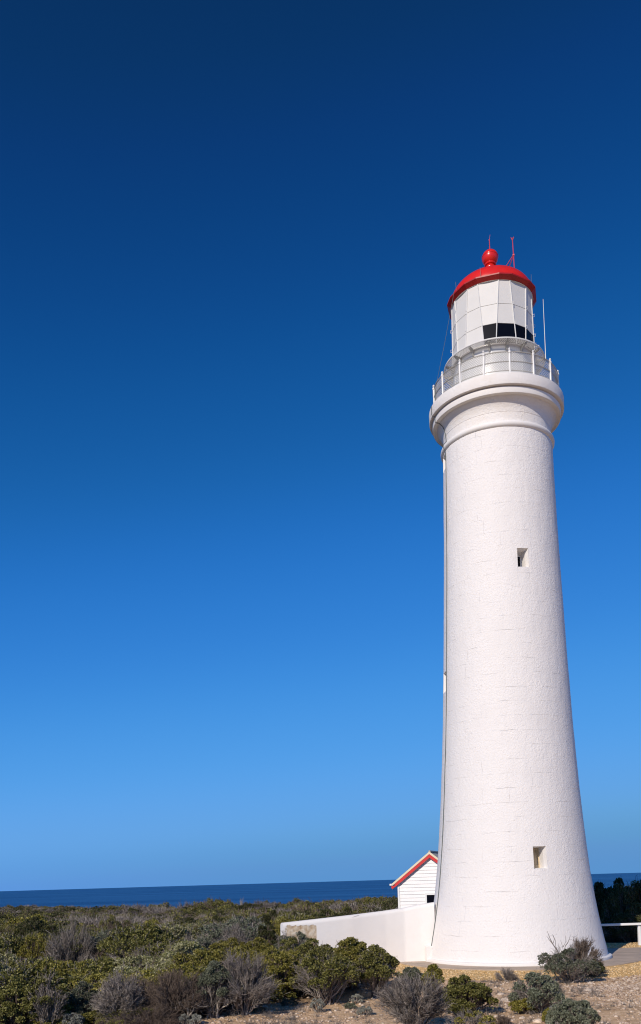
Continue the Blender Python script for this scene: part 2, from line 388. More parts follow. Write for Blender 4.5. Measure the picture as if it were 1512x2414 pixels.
def build_ground():
    na = 400; rad = np.concatenate([[0.3], np.geomspace(1.0, 470, 300)])
    # finer bearings where the land is seen
    a = np.concatenate([np.linspace(-32, 32, 260), np.linspace(32, 328, 142)[1:-1]]) * math.pi / 180
    na = len(a)
    R, A = np.meshgrid(rad, a, indexing='ij')
    X = R * np.sin(A); Y = R * np.cos(A); Z = height(X, Y)
    v = np.stack([X, Y, Z], -1).reshape(-1, 3)
    i, k = np.meshgrid(np.arange(len(rad) - 1), np.arange(na), indexing='ij')
    k2 = (k + 1) % na
    f = np.stack([i * na + k, i * na + k2, (i + 1) * na + k2, (i + 1) * na + k], -1).reshape(-1, 4)
    f = f[:, ::-1]
    o = obj('ground', v, f, M['ground'], smooth=True); o['kind'] = 'structure'
    x, y = v[:, 0], v[:, 1]; wob = 1.2 * (vnoise(x * 1.1 + 31, y * 1.1) - 0.5)
    lit = sstep(0.2, 1.0, y + wob - np.interp(x, [-30, -3.6, -2.7, -.6, .9, 1.9, 2.1], [15, 15.6, 18.3, 20.6, 21.3, 23.2, 60])) * sstep(2.1, 1.3, x + 0.4 * wob)
    lit = np.maximum(lit, np.maximum(sstep(36.0, 37.5, y + wob), sstep(30.5, 32, y + wob) * sstep(3.4, 2.6, x)))
    a = o.data.attributes.new('litter', 'FLOAT', 'POINT'); a.data.foreach_set('value', lit.astype(np.float32))
build_ground()

def arc(cx, cy, r, a0, a1, n):
    return [(cx + r * math.cos(math.radians(a0 + (a1 - a0) * i / n)), cy + r * math.sin(math.radians(a0 + (a1 - a0) * i / n))) for i in range(n + 1)]

def build_paving():
    rng = random.Random(5)
    # gravel bed: round the tower and along both sides of the path
    P = [(x + rng.uniform(-.07, .07), y + rng.uniform(-.07, .07)) for x, y in arc(TX, TY, 6.25, 170, 318, 60)]
    P += [(x, y + rng.uniform(-.08, .08)) for x, y in [(11.6, 25.55), (12.3, 25.5), (13.2, 25.6), (14.2, 25.7), (16, 25.8), (20, 26)]]
    P += [(20, 35.1), (16, 35.0), (14, 35.1), (12.6, 34.95), (11.2, 35.05), (10, 34.9), (8.4, 35.3)]
    P += arc(TX, TY, 5.6, 75, 168, 30)
    o = MB().slab(P, -0.1, 0.004).build('gravel', M['gravel']); o['kind'] = 'structure'
    Q = arc(TX, TY, 3.98, 0, 360, 96)[:-1]
    ring = MB()
    n = 96
    vo = [(TX + 2.9 * math.cos(2 * math.pi * i / n), TY + 2.9 * math.sin(2 * math.pi * i / n)) for i in range(n)]
    # apron and the path to the right as one outline
    P = arc(TX, TY, 4.0, 38, 318, 90)
    P += [(10.3, 28.15), (12, 28.3), (15, 28.5), (20, 28.8), (20, 32.6), (15, 32.5), (12, 32.45), (10.4, 32.4)]
    o = MB().slab(P, -0.1, 0.035).build('path', M['concrete'], bevel=0.012); o['kind'] = 'structure'
build_paving()

# ------------------------------------------------------------------ the lighthouse
FACE = -math.atan2(TX, TY)             # local -Y faces the camera
LH = thing('lighthouse', 'tall white tapering lighthouse with red dome and railed gallery', 'lighthouse', (TX, TY, 0), FACE)
D2R = math.pi / 180
def pol(deg, r, z): return (r * math.sin(deg * D2R), -r * math.cos(deg * D2R), z)

PROF = [(0.0, 3.03), (0.16, 2.985), (0.45, 2.925), (0.917, 2.83), (1.3, 2.755), (1.63, 2.70), (2.2, 2.61), (2.85, 2.525), (3.4, 2.465), (4.3, 2.385), (5.6, 2.285), (7.5, 2.165), (8.9, 2.10), (10.17, 2.045), (12.56, 1.955), (14.4, 1.895), (16.0, 1.855), (17.25, 1.83)]
_pz = np.array([p[0] for p in PROF]); _pr = np.array([p[1] for p in PROF])
def shaft_r(z):
    # smooth interpolation
    zz = np.asarray(z, dtype=float)
    return (np.interp(zz - 0.35, _pz, _pr) + 2 * np.interp(zz, _pz, _pr) + np.interp(zz + 0.35, _pz, _pr)) / 4

NICHES = [  # bearing, z0, z1, width, filled by
    (20.7, 12.60, 13.21, 0.39, 'dark'), (20.5, 2.965, 3.665, 0.43, 'beige'),
    (-74.0, 9.02, 9.70, 0.44, 'dark'), (-74.0, 16.62, 17.13, 0.44, 'dark')]

def build_shaft():
    angs = set(np.round(np.arange(0, 360, 2.0), 4)); zs = set(np.round(np.arange(0, 17.26, 0.115), 4)) | {17.25}
    for b, z0, z1, wd, _ in NICHES:
        r = float(shaft_r((z0 + z1) / 2)); h = math.degrees(wd / 2 / r)
        a0, a1 = (b - h) % 360, (b + h) % 360
        angs = {a for a in angs if min(abs(a - a0), abs(a - a1)) > 0.6} | {round(a0, 4), round(a1, 4)}
        zs = {z for z in zs if min(abs(z - z0), abs(z - z1)) > 0.03} | {z0, z1}
    A = np.array(sorted(angs)); Z = np.array(sorted(zs)); na = len(A)
    rng = np.random.default_rng(3)
    def rad(a, z):
        w = 0.007 * (vnoise(a * 0.35 + 3, z * 2.1) - 0.5) + 0.006 * (vnoise(a * 1.1 + 13, z * 6.0) - 0.5)
        return shaft_r(z) + w * min(1.0, 1.0)
    verts = []; uvs = []
    for z in Z:
        for a in A:
            r = float(rad(a, z)); verts.append(pol(a, r, z)); uvs.append((math.radians(a) * 2.3, z))
    inside = {}
    faces = []
    for i in range(len(Z) - 1):
        zm = (Z[i] + Z[i + 1]) / 2
        for k in range(na):
            a_lo = A[k]; a_hi = A[(k + 1) % na] + (360 if k == na - 1 else 0); am = (a_lo + a_hi) / 2
            hole = False
            for b, z0, z1, wd, _ in NICHES:
                h = math.degrees(wd / 2 / float(shaft_r((z0 + z1) / 2)))
                if z0 < zm < z1 and abs((am - b + 180) % 360 - 180) < h: hole = True
            if not hole: faces.append((i * na + k, i * na + (k + 1) % na, (i + 1) * na + (k + 1) % na, (i + 1) * na + k))
    o = obj('shaft', verts, faces, M['tower'], LH, smooth=True, uvs=uvs)
    # the window niches
    for b, z0, z1, wd, fill in NICHES:
        rm = float(shaft_r((z0 + z1) / 2)); h = math.degrees(wd / 2 / rm)
        rb, rt = float(shaft_r(z0)) + 0.002, float(shaft_r(z1)) + 0.002
        o_, i_ = (b - h), (b + h)
        def corner(sx, z, depth, shrink=0.0, zs=0.0):
            r = (rb if z == z0 else rt)
            p = Vector(pol(b + sx * h, r, z)); out = Vector(pol(b, 1, 0)); side = Vector((math.cos(b * D2R), math.sin(b * D2R), 0))
            return p - out * depth - side * sx * shrink + Vector((0, 0, zs if z == z0 else -zs))
        win = bpy.data.objects.new('window', None); ROOT.objects.link(win); win.parent = LH
        rec = MB()
        loops = []
        for dep, sh, zz in ((-0.002, 0, 0), (0.16, 0.05, 0.03), (0.46, 0.062, 0.035)):
            loops.append([corner(-1, z0, dep, sh, zz), corner(1, z0, dep, sh, zz), corner(1, z1, dep, sh, zz), corner(-1, z1, dep, sh, zz)])
        v = [p for l in loops for p in l]; f = []
        for q in range(2):
            for k in range(4): f.append((q * 4 + k, q * 4 + (k + 1) % 4, q * 4 + 4 + (k + 1) % 4, q * 4 + 4 + k))
        rec.add(v, f)
        L3 = loops[2]; c = sum(L3, Vector()) / 4
        fr = MB()
        inn = [c + (p - c) * 0.72 for p in L3]
        out = Vector(pol(b, 1, 0)) * 0.03
        fv = [p + out * 0.2 for p in L3] + [p + out * 0.2 for p in inn] + [p - out for p in inn]
        ff = [(k, (k + 1) % 4, 4 + (k + 1) % 4, 4 + k) for k in range(4)] + [(4 + k, 4 + (k + 1) % 4, 8 + (k + 1) % 4, 8 + k) for k in range(4)]
        fr.add(fv, ff)
        # the recess mesh is the window part itself; frame and pane are its sub-parts
        bpy.data.objects.remove(win)
        win = rec.build('window', M['smooth'], LH)
        fr.build('frame', M['beige'] if fill == 'beige' else M['timber'], win)
        MB().add([p - out for p in inn], [(0, 1, 2, 3)]).build('pane', M['beige'] if fill == 'beige' else M['dark'], win)
build_shaft()

# base lip
MB().lathe([(2.96, 0.14), (3.06, 0.135), (3.095, 0.115), (3.105, 0.085), (3.10, 0.02)], 128).build('base_kerb', M['smooth'], LH, True)
# cable shoe at the foot
MB().box(pol(-67, 3.0, 0.27), (0.20, 0.24, 0.54), Matrix.Rotation(-67 * D2R, 3, 'Z')).build('cable_shoe', M['smooth'], LH, bevel=0.015)

# ring moulding and neck
def torus_prof(r0, zc, rr, n=12): return [(r0 + rr * math.cos(t), zc + rr * 1.05 * math.sin(t)) for t in [(-100 + 200 * i / n) * D2R for i in range(n + 1)]]
MB().lathe([(1.80, 17.20)] + torus_prof(1.815, 17.305, 0.095) + [(1.79, 17.43)], 144).build('ring_moulding', M['smooth'], LH, True)
def rough_lathe(prof, n, amp, seed):
    b = MB().lathe(prof, n); rng = random.Random(seed)
    return b
nk = [(1.79, 17.40), (1.795, 17.55), (1.80, 17.70), (1.792, 17.708), (1.792, 17.714), (1.802, 17.722), (1.815, 17.82), (1.85, 17.93), (1.90, 18.02), (1.96, 18.09), (2.00, 18.125), (2.01, 18.15)]
MB().lathe(nk, 144).build('neck', M['rough'], LH, True)
# corbelled gallery: soffit, lower band, groove, parapet, floor
MB().lathe([(1.98, 18.150), (2.13, 18.147), (2.145, 18.152), (2.15, 18.165), (2.155, 18.335), (2.11, 18.338)], 160).build('cornice', M['smooth'], LH, True)
MB().lathe([(2.10, 18.336), (2.10, 18.372), (2.235, 18.372), (2.252, 18.382), (2.258, 18.40), (2.262, 18.70), (2.255, 18.73), (2.235, 18.745), (1.36, 18.75)], 160).build('parapet', M['rough'], LH, True)

# railing
RP = 2.10
POSTS = [13.8 + 22.5 * k for k in range(16)]
def post_mesh():
    return MB().lathe([(0.05, 18.745), (0.05, 18.77), (0.034, 18.785), (0.034, 19.44), (0.048, 19.45), (0.05, 19.50), (0.036, 19.515), (0.026, 19.54), (0.040, 19.565), (0.034, 19.595), (0.0, 19.63)], 10, c=(0, -RP))
p0 = post_mesh().build('railing_post', M['white_paint'], LH, True)
for k, a in enumerate(POSTS):
    p = p0 if k == 0 else p0.copy()
    if k: ROOT.objects.link(p); p.parent = LH
    p.rotation_euler = (0, 0, a * D2R)
for nm, z, r in (('handrail', 19.49, 0.016), ('middle_rail', 19.175, 0.015), ('bottom_rail', 18.875, 0.014)):
    MB().lathe([(RP + r * math.cos(t), z + r * math.sin(t)) for t in [2 * math.pi * i / 6 for i in range(7)]], 128).build(nm, M['grey_metal_and_shade'], LH, True)
def wire_bay(a0, a1):
    b = MB(); z0, z1 = 18.885, 19.48; s1 = RP * (a1 - a0) * D2R; H = z1 - z0; sp = 0.082
    for sg in (1, -1):
        c = -H if sg > 0 else 0.0
        n = int((s1 + H) / sp) + 1
        for i in range(n):
            c0 = (-H if sg > 0 else 0) + i * sp      # line s = c0 + sg*(z-z0)
            lo, hi = 0.0, H
            if sg > 0: lo = max(0, -c0); hi = min(H, s1 - c0)
            else: lo = max(0, c0 - s1); hi = min(H, c0)
            if hi - lo < 0.02: continue
            pts = []
            for q in range(4):
                t = lo + (hi - lo) * q / 3; s = c0 + sg * t
                pts.append(pol(a0 + s / RP / D2R, RP - 0.02, z0 + t))
            b.tube(pts, 0.0075, 3, False)
    # side bars of the bay
    for a in (a0, a1): b.tube([pol(a, RP - 0.02, z0), pol(a, RP - 0.02, z1)], 0.008, 4, False)
    return b
wb = wire_bay(13.8 + 1.7, 13.8 + 22.5 - 1.7).build('wire_mesh', M['galvanised'], LH)
for k in range(1, 16):
    q = wb.copy(); ROOT.objects.link(q); q.parent = LH; q.rotation_euler = (0, 0, 22.5 * k * D2R)

# drum below the lantern
drum = MB().lathe([(1.395, 18.75), (1.395, 18.80), (1.385, 18.82), (1.385, 20.10), (1.40, 20.12), (1.40, 20.20)], 128).build('drum', M['white_paint'], LH, True)
for k in range(16):
    a = -14 + 22.5 * k
    MB().tube([pol(a, 1.36, 18.95), pol(a, 1.405, 18.95)], 0.001, 4).add([], []) if False else None
    v = MB()
    base = Vector(pol(a, 1.383, 19.12)); out = Vector(pol(a, 1, 0))
    v.tube([base, base + out * 0.03], [0.075, 0.07], 14); v.tube([base + out * 0.03, base + out * 0.042], [0.05, 0.045], 14)
    v.build('round_vent', M['white_paint'], drum, True)
sm = MB()
for k in range(16):
    a = -3 + 22.5 * k
    sm.box(pol(a, 1.388, 19.46), (0.05, 0.014, 1.27), Matrix.Rotation(a * D2R, 3, 'Z'))
sm.build('seam_straps', M['white_paint'], drum)

# lantern walkway
ZW = 20.20; RI, RO = 1.41, 1.69
walk = MB()
rp = [(RO + 0.022 * math.cos(t), ZW + 0.03 * math.sin(t)) for t in [2 * math.pi * i / 8 for i in range(9)]]
walk.lathe(rp, 128)
walk.lathe([(1.405, ZW - 0.05), (1.455, ZW - 0.05), (1.455, ZW - 0.012), (1.405, ZW - 0.012)], 128)
walk = walk.build('lantern_walkway', M['white_paint'], LH, True)
gr = MB()
n = 140
for sg in (1, -1):
    for i in range(n):
        a = 360.0 * i / n; da = sg * (RO - RI) / 1.55 / D2R * 0.9
        gr.tube([pol(a + da * t, RI + (RO - RI) * t, ZW) for t in (0.16, 0.5, 1.0)], 0.0095, 4, False)
gr.build('grating', M['white_paint'], walk)
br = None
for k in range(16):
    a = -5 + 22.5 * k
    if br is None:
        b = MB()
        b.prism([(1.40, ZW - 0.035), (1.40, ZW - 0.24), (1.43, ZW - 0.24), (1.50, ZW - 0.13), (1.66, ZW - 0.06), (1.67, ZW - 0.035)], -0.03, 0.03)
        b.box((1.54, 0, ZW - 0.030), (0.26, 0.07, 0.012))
        br = b.build('bracket', M['grey_metal_and_shade'], walk)  # white brackets coloured grey: the shade under the walkway is painted in
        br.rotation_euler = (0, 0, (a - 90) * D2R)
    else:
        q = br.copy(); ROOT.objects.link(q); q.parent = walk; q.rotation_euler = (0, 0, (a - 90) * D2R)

# lantern: sixteen leaning panels in three tiers
ZB, ZT = 20.21, 22.33; RB, RT = 1.385, 1.365
tops = []; bots = []
for j in range(8):
    tops += [-18.5 + 45 * j, 10.5 + 45 * j]; bots += [-12.0 + 45 * j, 4.0 + 45 * j]
tiers = [ZB, 20.895, 21.55, ZT]
def lp(k, z, dr=0.0):
    q, kk = divmod(k, 16); t = (z - ZB) / (ZT - ZB)
    a, b = Vector(pol(bots[kk] + 360 * q, RB + dr, ZB)), Vector(pol(tops[kk] + 360 * q, RT + dr, ZT))
    return a.lerp(b, t)
body = MB(); dark_panels = (0, 1, 2, 3)
for k in range(16):
    for t in range(3):
        if t == 0 and k in dark_panels: continue
        z0, z1 = tiers[t], tiers[t + 1]
        body.add([lp(k, z0), lp(k + 1, z0), lp(k + 1, z1), lp(k, z1)], [(0, 1, 2, 3)])
body.lathe([(RT - 0.06, ZT + 0.002), (RT + 0.02, ZT + 0.002)], 64)
lantern = body.build('lantern', M['panel'], LH)
for k in dark_panels:
    MB().add([lp(k, ZB), lp(k + 1, ZB), lp(k + 1, tiers[1]), lp(k, tiers[1])], [(0, 1, 2, 3)]).build('window_pane', M['dark'], lantern)
MB().lathe([(1.1, 20.3), (1.1, 22.3)], 32).build('inner_lining', M['dark'], lantern)
for k in range(16):
    b = MB(); b.tube([lp(k, ZB, 0.006), lp(k, ZT, 0.006)], 0.018, 6)
    b.build('mullion', M['white_paint'], lantern)
for z in tiers[1:3]:
    MB().tube([lp(k, z, 0.002) for k in range(17)], 0.007, 4, False).build('seam_bar', M['grey_metal_and_shade'], lantern)
for k in range(16):
    for z in tiers[1:3]:
        if k in (0, 1) and z > 20.5: continue
        p = lp(k, z, 0.01); out = Vector((p.x, p.y, 0)).normalized()
        MB().tube([p + Vector((0, 0, -0.045)), p + out * 0.055 + Vector((0, 0, -0.045)), p + out * 0.055 + Vector((0, 0, 0.045)), p + Vector((0, 0, 0.045))], 0.0085, 5).build('handle', M['white_paint'], lantern)
p = lp(4, 20.52, 0.0); out = Vector((p.x, p.y, 0)).normalized()
MB().tube([p, p + out * 0.14], 0.012, 6).tube([p + out * 0.13, p + out * 0.17], 0.026, 8).build('stay_bolt', M['white_paint'], lantern)

# roof
def poly_ring(rs, zs):
    v = []; f = []
    for r, z in zip(rs, zs):
        for k in range(16): v.append(pol(tops[k], r, z))
    for i in range(len(rs) - 1):
        for k in range(16): f.append((i * 16 + k, i * 16 + (k + 1) % 16, (i + 1) * 16 + (k + 1) % 16, (i + 1) * 16 + k))
    return v, f
dome_prof = []
for i in range(25):
    t = 90 * i / 24 * D2R
    dome_prof.append((max(0.12, 1.40 * math.cos(t)), 22.50 + 0.84 * math.sin(t)))
roof = MB().lathe(dome_prof, 96).build('dome_roof', M['red'], LH, True)
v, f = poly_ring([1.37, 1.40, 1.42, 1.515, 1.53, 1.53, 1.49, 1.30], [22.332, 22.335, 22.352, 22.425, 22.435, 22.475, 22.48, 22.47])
MB().add(v, f).build('gutter', M['red_gutter_shade'], roof)
bv = MB().lathe([(0.16, 23.26), (0.16, 23.55), (0.20, 23.58), (0.20, 23.66), (0.16, 23.70), (0.145, 23.76), (0.19, 23.775), (0.20, 23.80), (0.19, 23.825), (0.15, 23.835)] +
    [(0.278 * math.cos(t), 24.03 + 0.27 * math.sin(t)) for t in [(-48 + 138 * i / 22) * D2R for i in range(22)]] + [(0.02, 24.30), (0.0, 24.302)], 48)
bv.lathe([(0.279, 24.06), (0.284, 24.065), (0.284, 24.075), (0.278, 24.08)], 48)
ball = bv.build('ball_vent', M['red'], LH, True)
MB().tube([(0, 0, 24.29), (0, 0, 24.42)], [0.022, 0.018], 6).tube([(0, 0, 24.42), (0, 0, 24.71)], [0.016, 0.012], 6).tube([(0, 0, 24.70), (0.03, 0, 24.86)], [0.008, 0.004], 5).tube([(0, 0, 24.56), (-0.018, 0, 24.70)], [0.008, 0.006], 5).build('lightning_rod', M['pinkred'], ball)
# instrument mast on the dome
mx_, my_ = 0.79, -0.62
ms = MB().tube([(mx_, my_, 22.95), (mx_ - 0.035, my_, 24.13)], [0.017, 0.014], 6)
ms.tube([(mx_ - 0.018, my_, 23.58), (0.36, -0.42, 23.16)], 0.012, 5).tube([(mx_ - 0.018, my_, 23.54), (0.52, -0.30, 23.18)], 0.012, 5)
ms.box((mx_ - 0.018, my_, 23.57), (0.06, 0.06, 0.05))
ms.tube([(mx_ - 0.033, my_, 24.08), (mx_ - 0.085, my_, 24.19)], 0.009, 5).tube([(mx_ - 0.033, my_, 24.08), (mx_ + 0.012, my_, 24.19)], 0.009, 5).tube([(mx_ - 0.085, my_, 24.185), (mx_ - 0.04, my_, 24.14), (mx_ + 0.012, my_, 24.19)], 0.010, 5)
ms.build('instrument_mast', M['pinkred'], LH)
for a in (-13, -52, 64):
    MB().tube([pol(a, 1.46, 22.50), pol(a, 1.47, 22.80)], [0.008, 0.005], 5).build('roof_spike', M['cable'], roof)
MB().tube([pol(88, 1.72, 20.10), pol(88, 1.72, 20.5), pol(88, 1.71, 22.26)], [0.015, 0.012, 0.007], 8).build('whip_antenna', M['timber'], LH)
# earth cable
gp = [pol(-52, 1.54, 22.47), pol(-64, 2.0, 20.2), pol(-68, 2.12, 19.30)]
MB().tube([gp[0], tuple((np.array(gp[0]) + np.array(gp[2])) / 2 + np.array([0, 0, -0.07])), gp[2]], 0.006, 4).build('stay_wire', M['cable'], LH)
rw = random.Random(4); cp = [pol(-68, 2.12, 19.32), pol(-68, 2.14, 18.80), pol(-68.5, 2.275, 18.70), pol(-68.5, 2.275, 18.42), pol(-68, 2.17, 18.32), pol(-68, 2.165, 18.16), pol(-67.5, 2.0, 18.10), pol(-67.5, 1.90, 18.0), pol(-67, 1.83, 17.75), pol(-67, 1.81, 17.5), pol(-66.8, 1.915, 17.38), pol(-66.8, 1.925, 17.30), pol(-66.6, 1.87, 17.18)]
z = 17.0
while z > 0.55:
    cp.append(pol(-66.4 - 0.25 * (17 - z) / 17 + rw.uniform(-0.25, 0.25), float(shaft_r(z)) + 0.014, z)); z -= 0.55
cp.append(pol(-66.8, float(shaft_r(0.52)) + 0.014, 0.52))
MB().tube(cp, 0.014, 5).build('earth_cable', M['cable'], LH)

# ------------------------------------------------------------------ boundary wall
def wall_mat():
    m = stucco('white_washed_wall', (0.80, 0.775, 0.755), 0.004, False, 0.7, 0.15)
    nt = m.node_tree; L = nt.links.new; b = nt.nodes['Principled BSDF']
    old = b.inputs['Base Color'].links[0].from_socket; oldn = b.inputs['Normal'].links[0].from_socket
    tc = N(nt, 'ShaderNodeTexCoord'); sp = N(nt, 'ShaderNodeSeparateXYZ')
    nz = N(nt, 'ShaderNodeTexNoise', Scale=4.5, Detail=6.0, Roughness=0.7); L(tc.outputs['Object'], nz.inputs['Vector'])
    L(tc.outputs['Object'], sp.inputs[0])
    # plaster has fallen off the far end of the wall: bounded by x < -0.15 and below the coping
    m1 = N(nt, 'ShaderNodeMath', operation='MULTIPLY_ADD'); m1.inputs[1].default_value = 0.34; L(nz.outputs['Fac'], m1.inputs[0]); L(sp.outputs['Z'], m1.inputs[2])
    lt = N(nt, 'ShaderNodeMath', operation='LESS_THAN'); lt.inputs[1].default_value = 1.57; L(m1.outputs[0], lt.inputs[0]); b.inputs['Roughness'].default_value = 0.7
    lx = N(nt, 'ShaderNodeMath', operation='LESS_THAN'); lx.inputs[1].default_value = -0.20; L(sp.outputs['X'], lx.inputs[0])
    m2 = N(nt, 'ShaderNodeMath', operation='MULTIPLY_ADD'); m2.inputs[1].default_value = 0.5; L(nz.outputs['Fac'], m2.inputs[0]); L(sp.outputs['X'], m2.inputs[2])
    lg = N(nt, 'ShaderNodeMath', operation='GREATER_THAN'); lg.inputs[1].default_value = -0.92; L(m2.outputs[0], lg.inputs[0])
    k1 = N(nt, 'ShaderNodeMath', operation='MULTIPLY'); L(lt.outputs[0], k1.inputs[0]); L(lx.outputs[0], k1.inputs[1])
    k2 = N(nt, 'ShaderNodeMath', operation='MULTIPLY'); L(k1.outputs[0], k2.inputs[0]); L(lg.outputs[0], k2.inputs[1])
    n3 = N(nt, 'ShaderNodeTexNoise', Scale=9.0, Detail=5.0); L(tc.outputs['Object'], n3.inputs['Vector'])
    r = ramp(nt, [(0.3, (0.40, 0.28, 0.17)), (0.5, (0.55, 0.45, 0.33)), (0.7, (0.68, 0.61, 0.50))]); L(n3.outputs['Fac'], r.inputs['Fac'])
    mx = N(nt, 'ShaderNodeMixRGB'); L(k2.outputs[0], mx.inputs[0]); L(old, mx.inputs[1]); L(r.outputs[0], mx.inputs[2]); L(mx.outputs[0], b.inputs['Base Color'])
    hm = N(nt, 'ShaderNodeMath', operation='MULTIPLY'); L(n3.outputs['Fac'], hm.inputs[0]); L(k2.outputs[0], hm.inputs[1])
    hs = N(nt, 'ShaderNodeMath', operation='SUBTRACT'); L(hm.outputs[0], hs.inputs[0]); L(k2.outputs[0], hs.inputs[1])
    bp = N(nt, 'ShaderNodeBump', Strength=1.0, Distance=0.03); L(hs.outputs[0], bp.inputs['Height']); L(oldn, bp.inputs['Normal']); L(bp.outputs[0], b.inputs['Normal'])
    return m
M['wall'] = wall_mat()

def build_wall():
    # centre line from the tower to the far end: x, y, top z
    st = [(1025, 2128, 29.55), (990, 2133, 29.6), (952, 2141.5, 29.6), (905, 2148.5, 29.4), (866, 2153.5, 29.15), (826, 2158.5, 28.9), (745, 2168, 28.5), (664, 2177, 28.1)]
    pts = []
    for px, py, Y in st:
        p = at(px, py, Y); pts.append((p[0], p[1] + 0.12, p[2] + 0.01))
    # densify
    P = np.array(pts); t = np.linspace(0, len(P) - 1, 60); Q = np.stack([np.interp(t, np.arange(len(P)), P[:, j]) for j in range(3)], -1)
    th = 0.15; prof = [(-th, -0.6), (-th, -0.14), (-th * 0.93, -0.07), (-th * 0.6, -0.02), (0, 0), (th * 0.6, -0.02), (th * 0.93, -0.07), (th, -0.14), (th, -0.6)]
    v = []; f = []; n = len(prof)
    for i, p in enumerate(Q):
        d = Q[min(i + 1, len(Q) - 1)] - Q[max(i - 1, 0)]; d = d / np.linalg.norm(d[:2]); nx, ny = -d[1], d[0]
        if ny > 0: nx, ny = -nx, -ny       # nx,ny faces the camera
        for o_, dz in prof:
            z = p[2] + dz if dz > -0.5 else -0.9
            v.append((p[0] - nx * o_ * 1.0 * 1 if False else p[0] + nx * (-o_), p[1] + ny * (-o_), z))
    for i in range(len(Q) - 1):
        for k in range(n - 1): f.append((i * n + k, (i + 1) * n + k, (i + 1) * n + k + 1, i * n + k + 1))
    f.append(tuple(range(n))); f.append(tuple((len(Q) - 1) * n + k for k in range(n)))
    w_ = MB(); w_.add(v, f); o = w_.build('boundary_wall', M['wall'], None, True)
    bm = bmesh.new(); bm.from_mesh(o.data); bmesh.ops.recalc_face_normals(bm, faces=bm.faces); bm.to_mesh(o.data); bm.free()
    tag(o, 'low white rendered wall with peeling end running left from the lighthouse', 'wall')
    # raised edge where the newer render laps the older
    j = at(826, 2158.5, 28.9)
    lap = [at(822.5, 2215, 28.88), at(822, 2190, 28.88), at(822, 2176, 28.88), at(826, 2166, 28.88), at(836, 2160.5, 28.92), at(846, 2157.6, 29.0)]
    MB().tube([(p[0], p[1] - 0.002, p[2]) for p in lap], 0.008, 5).build('render_joint', M['smooth'], o)
build_wall()

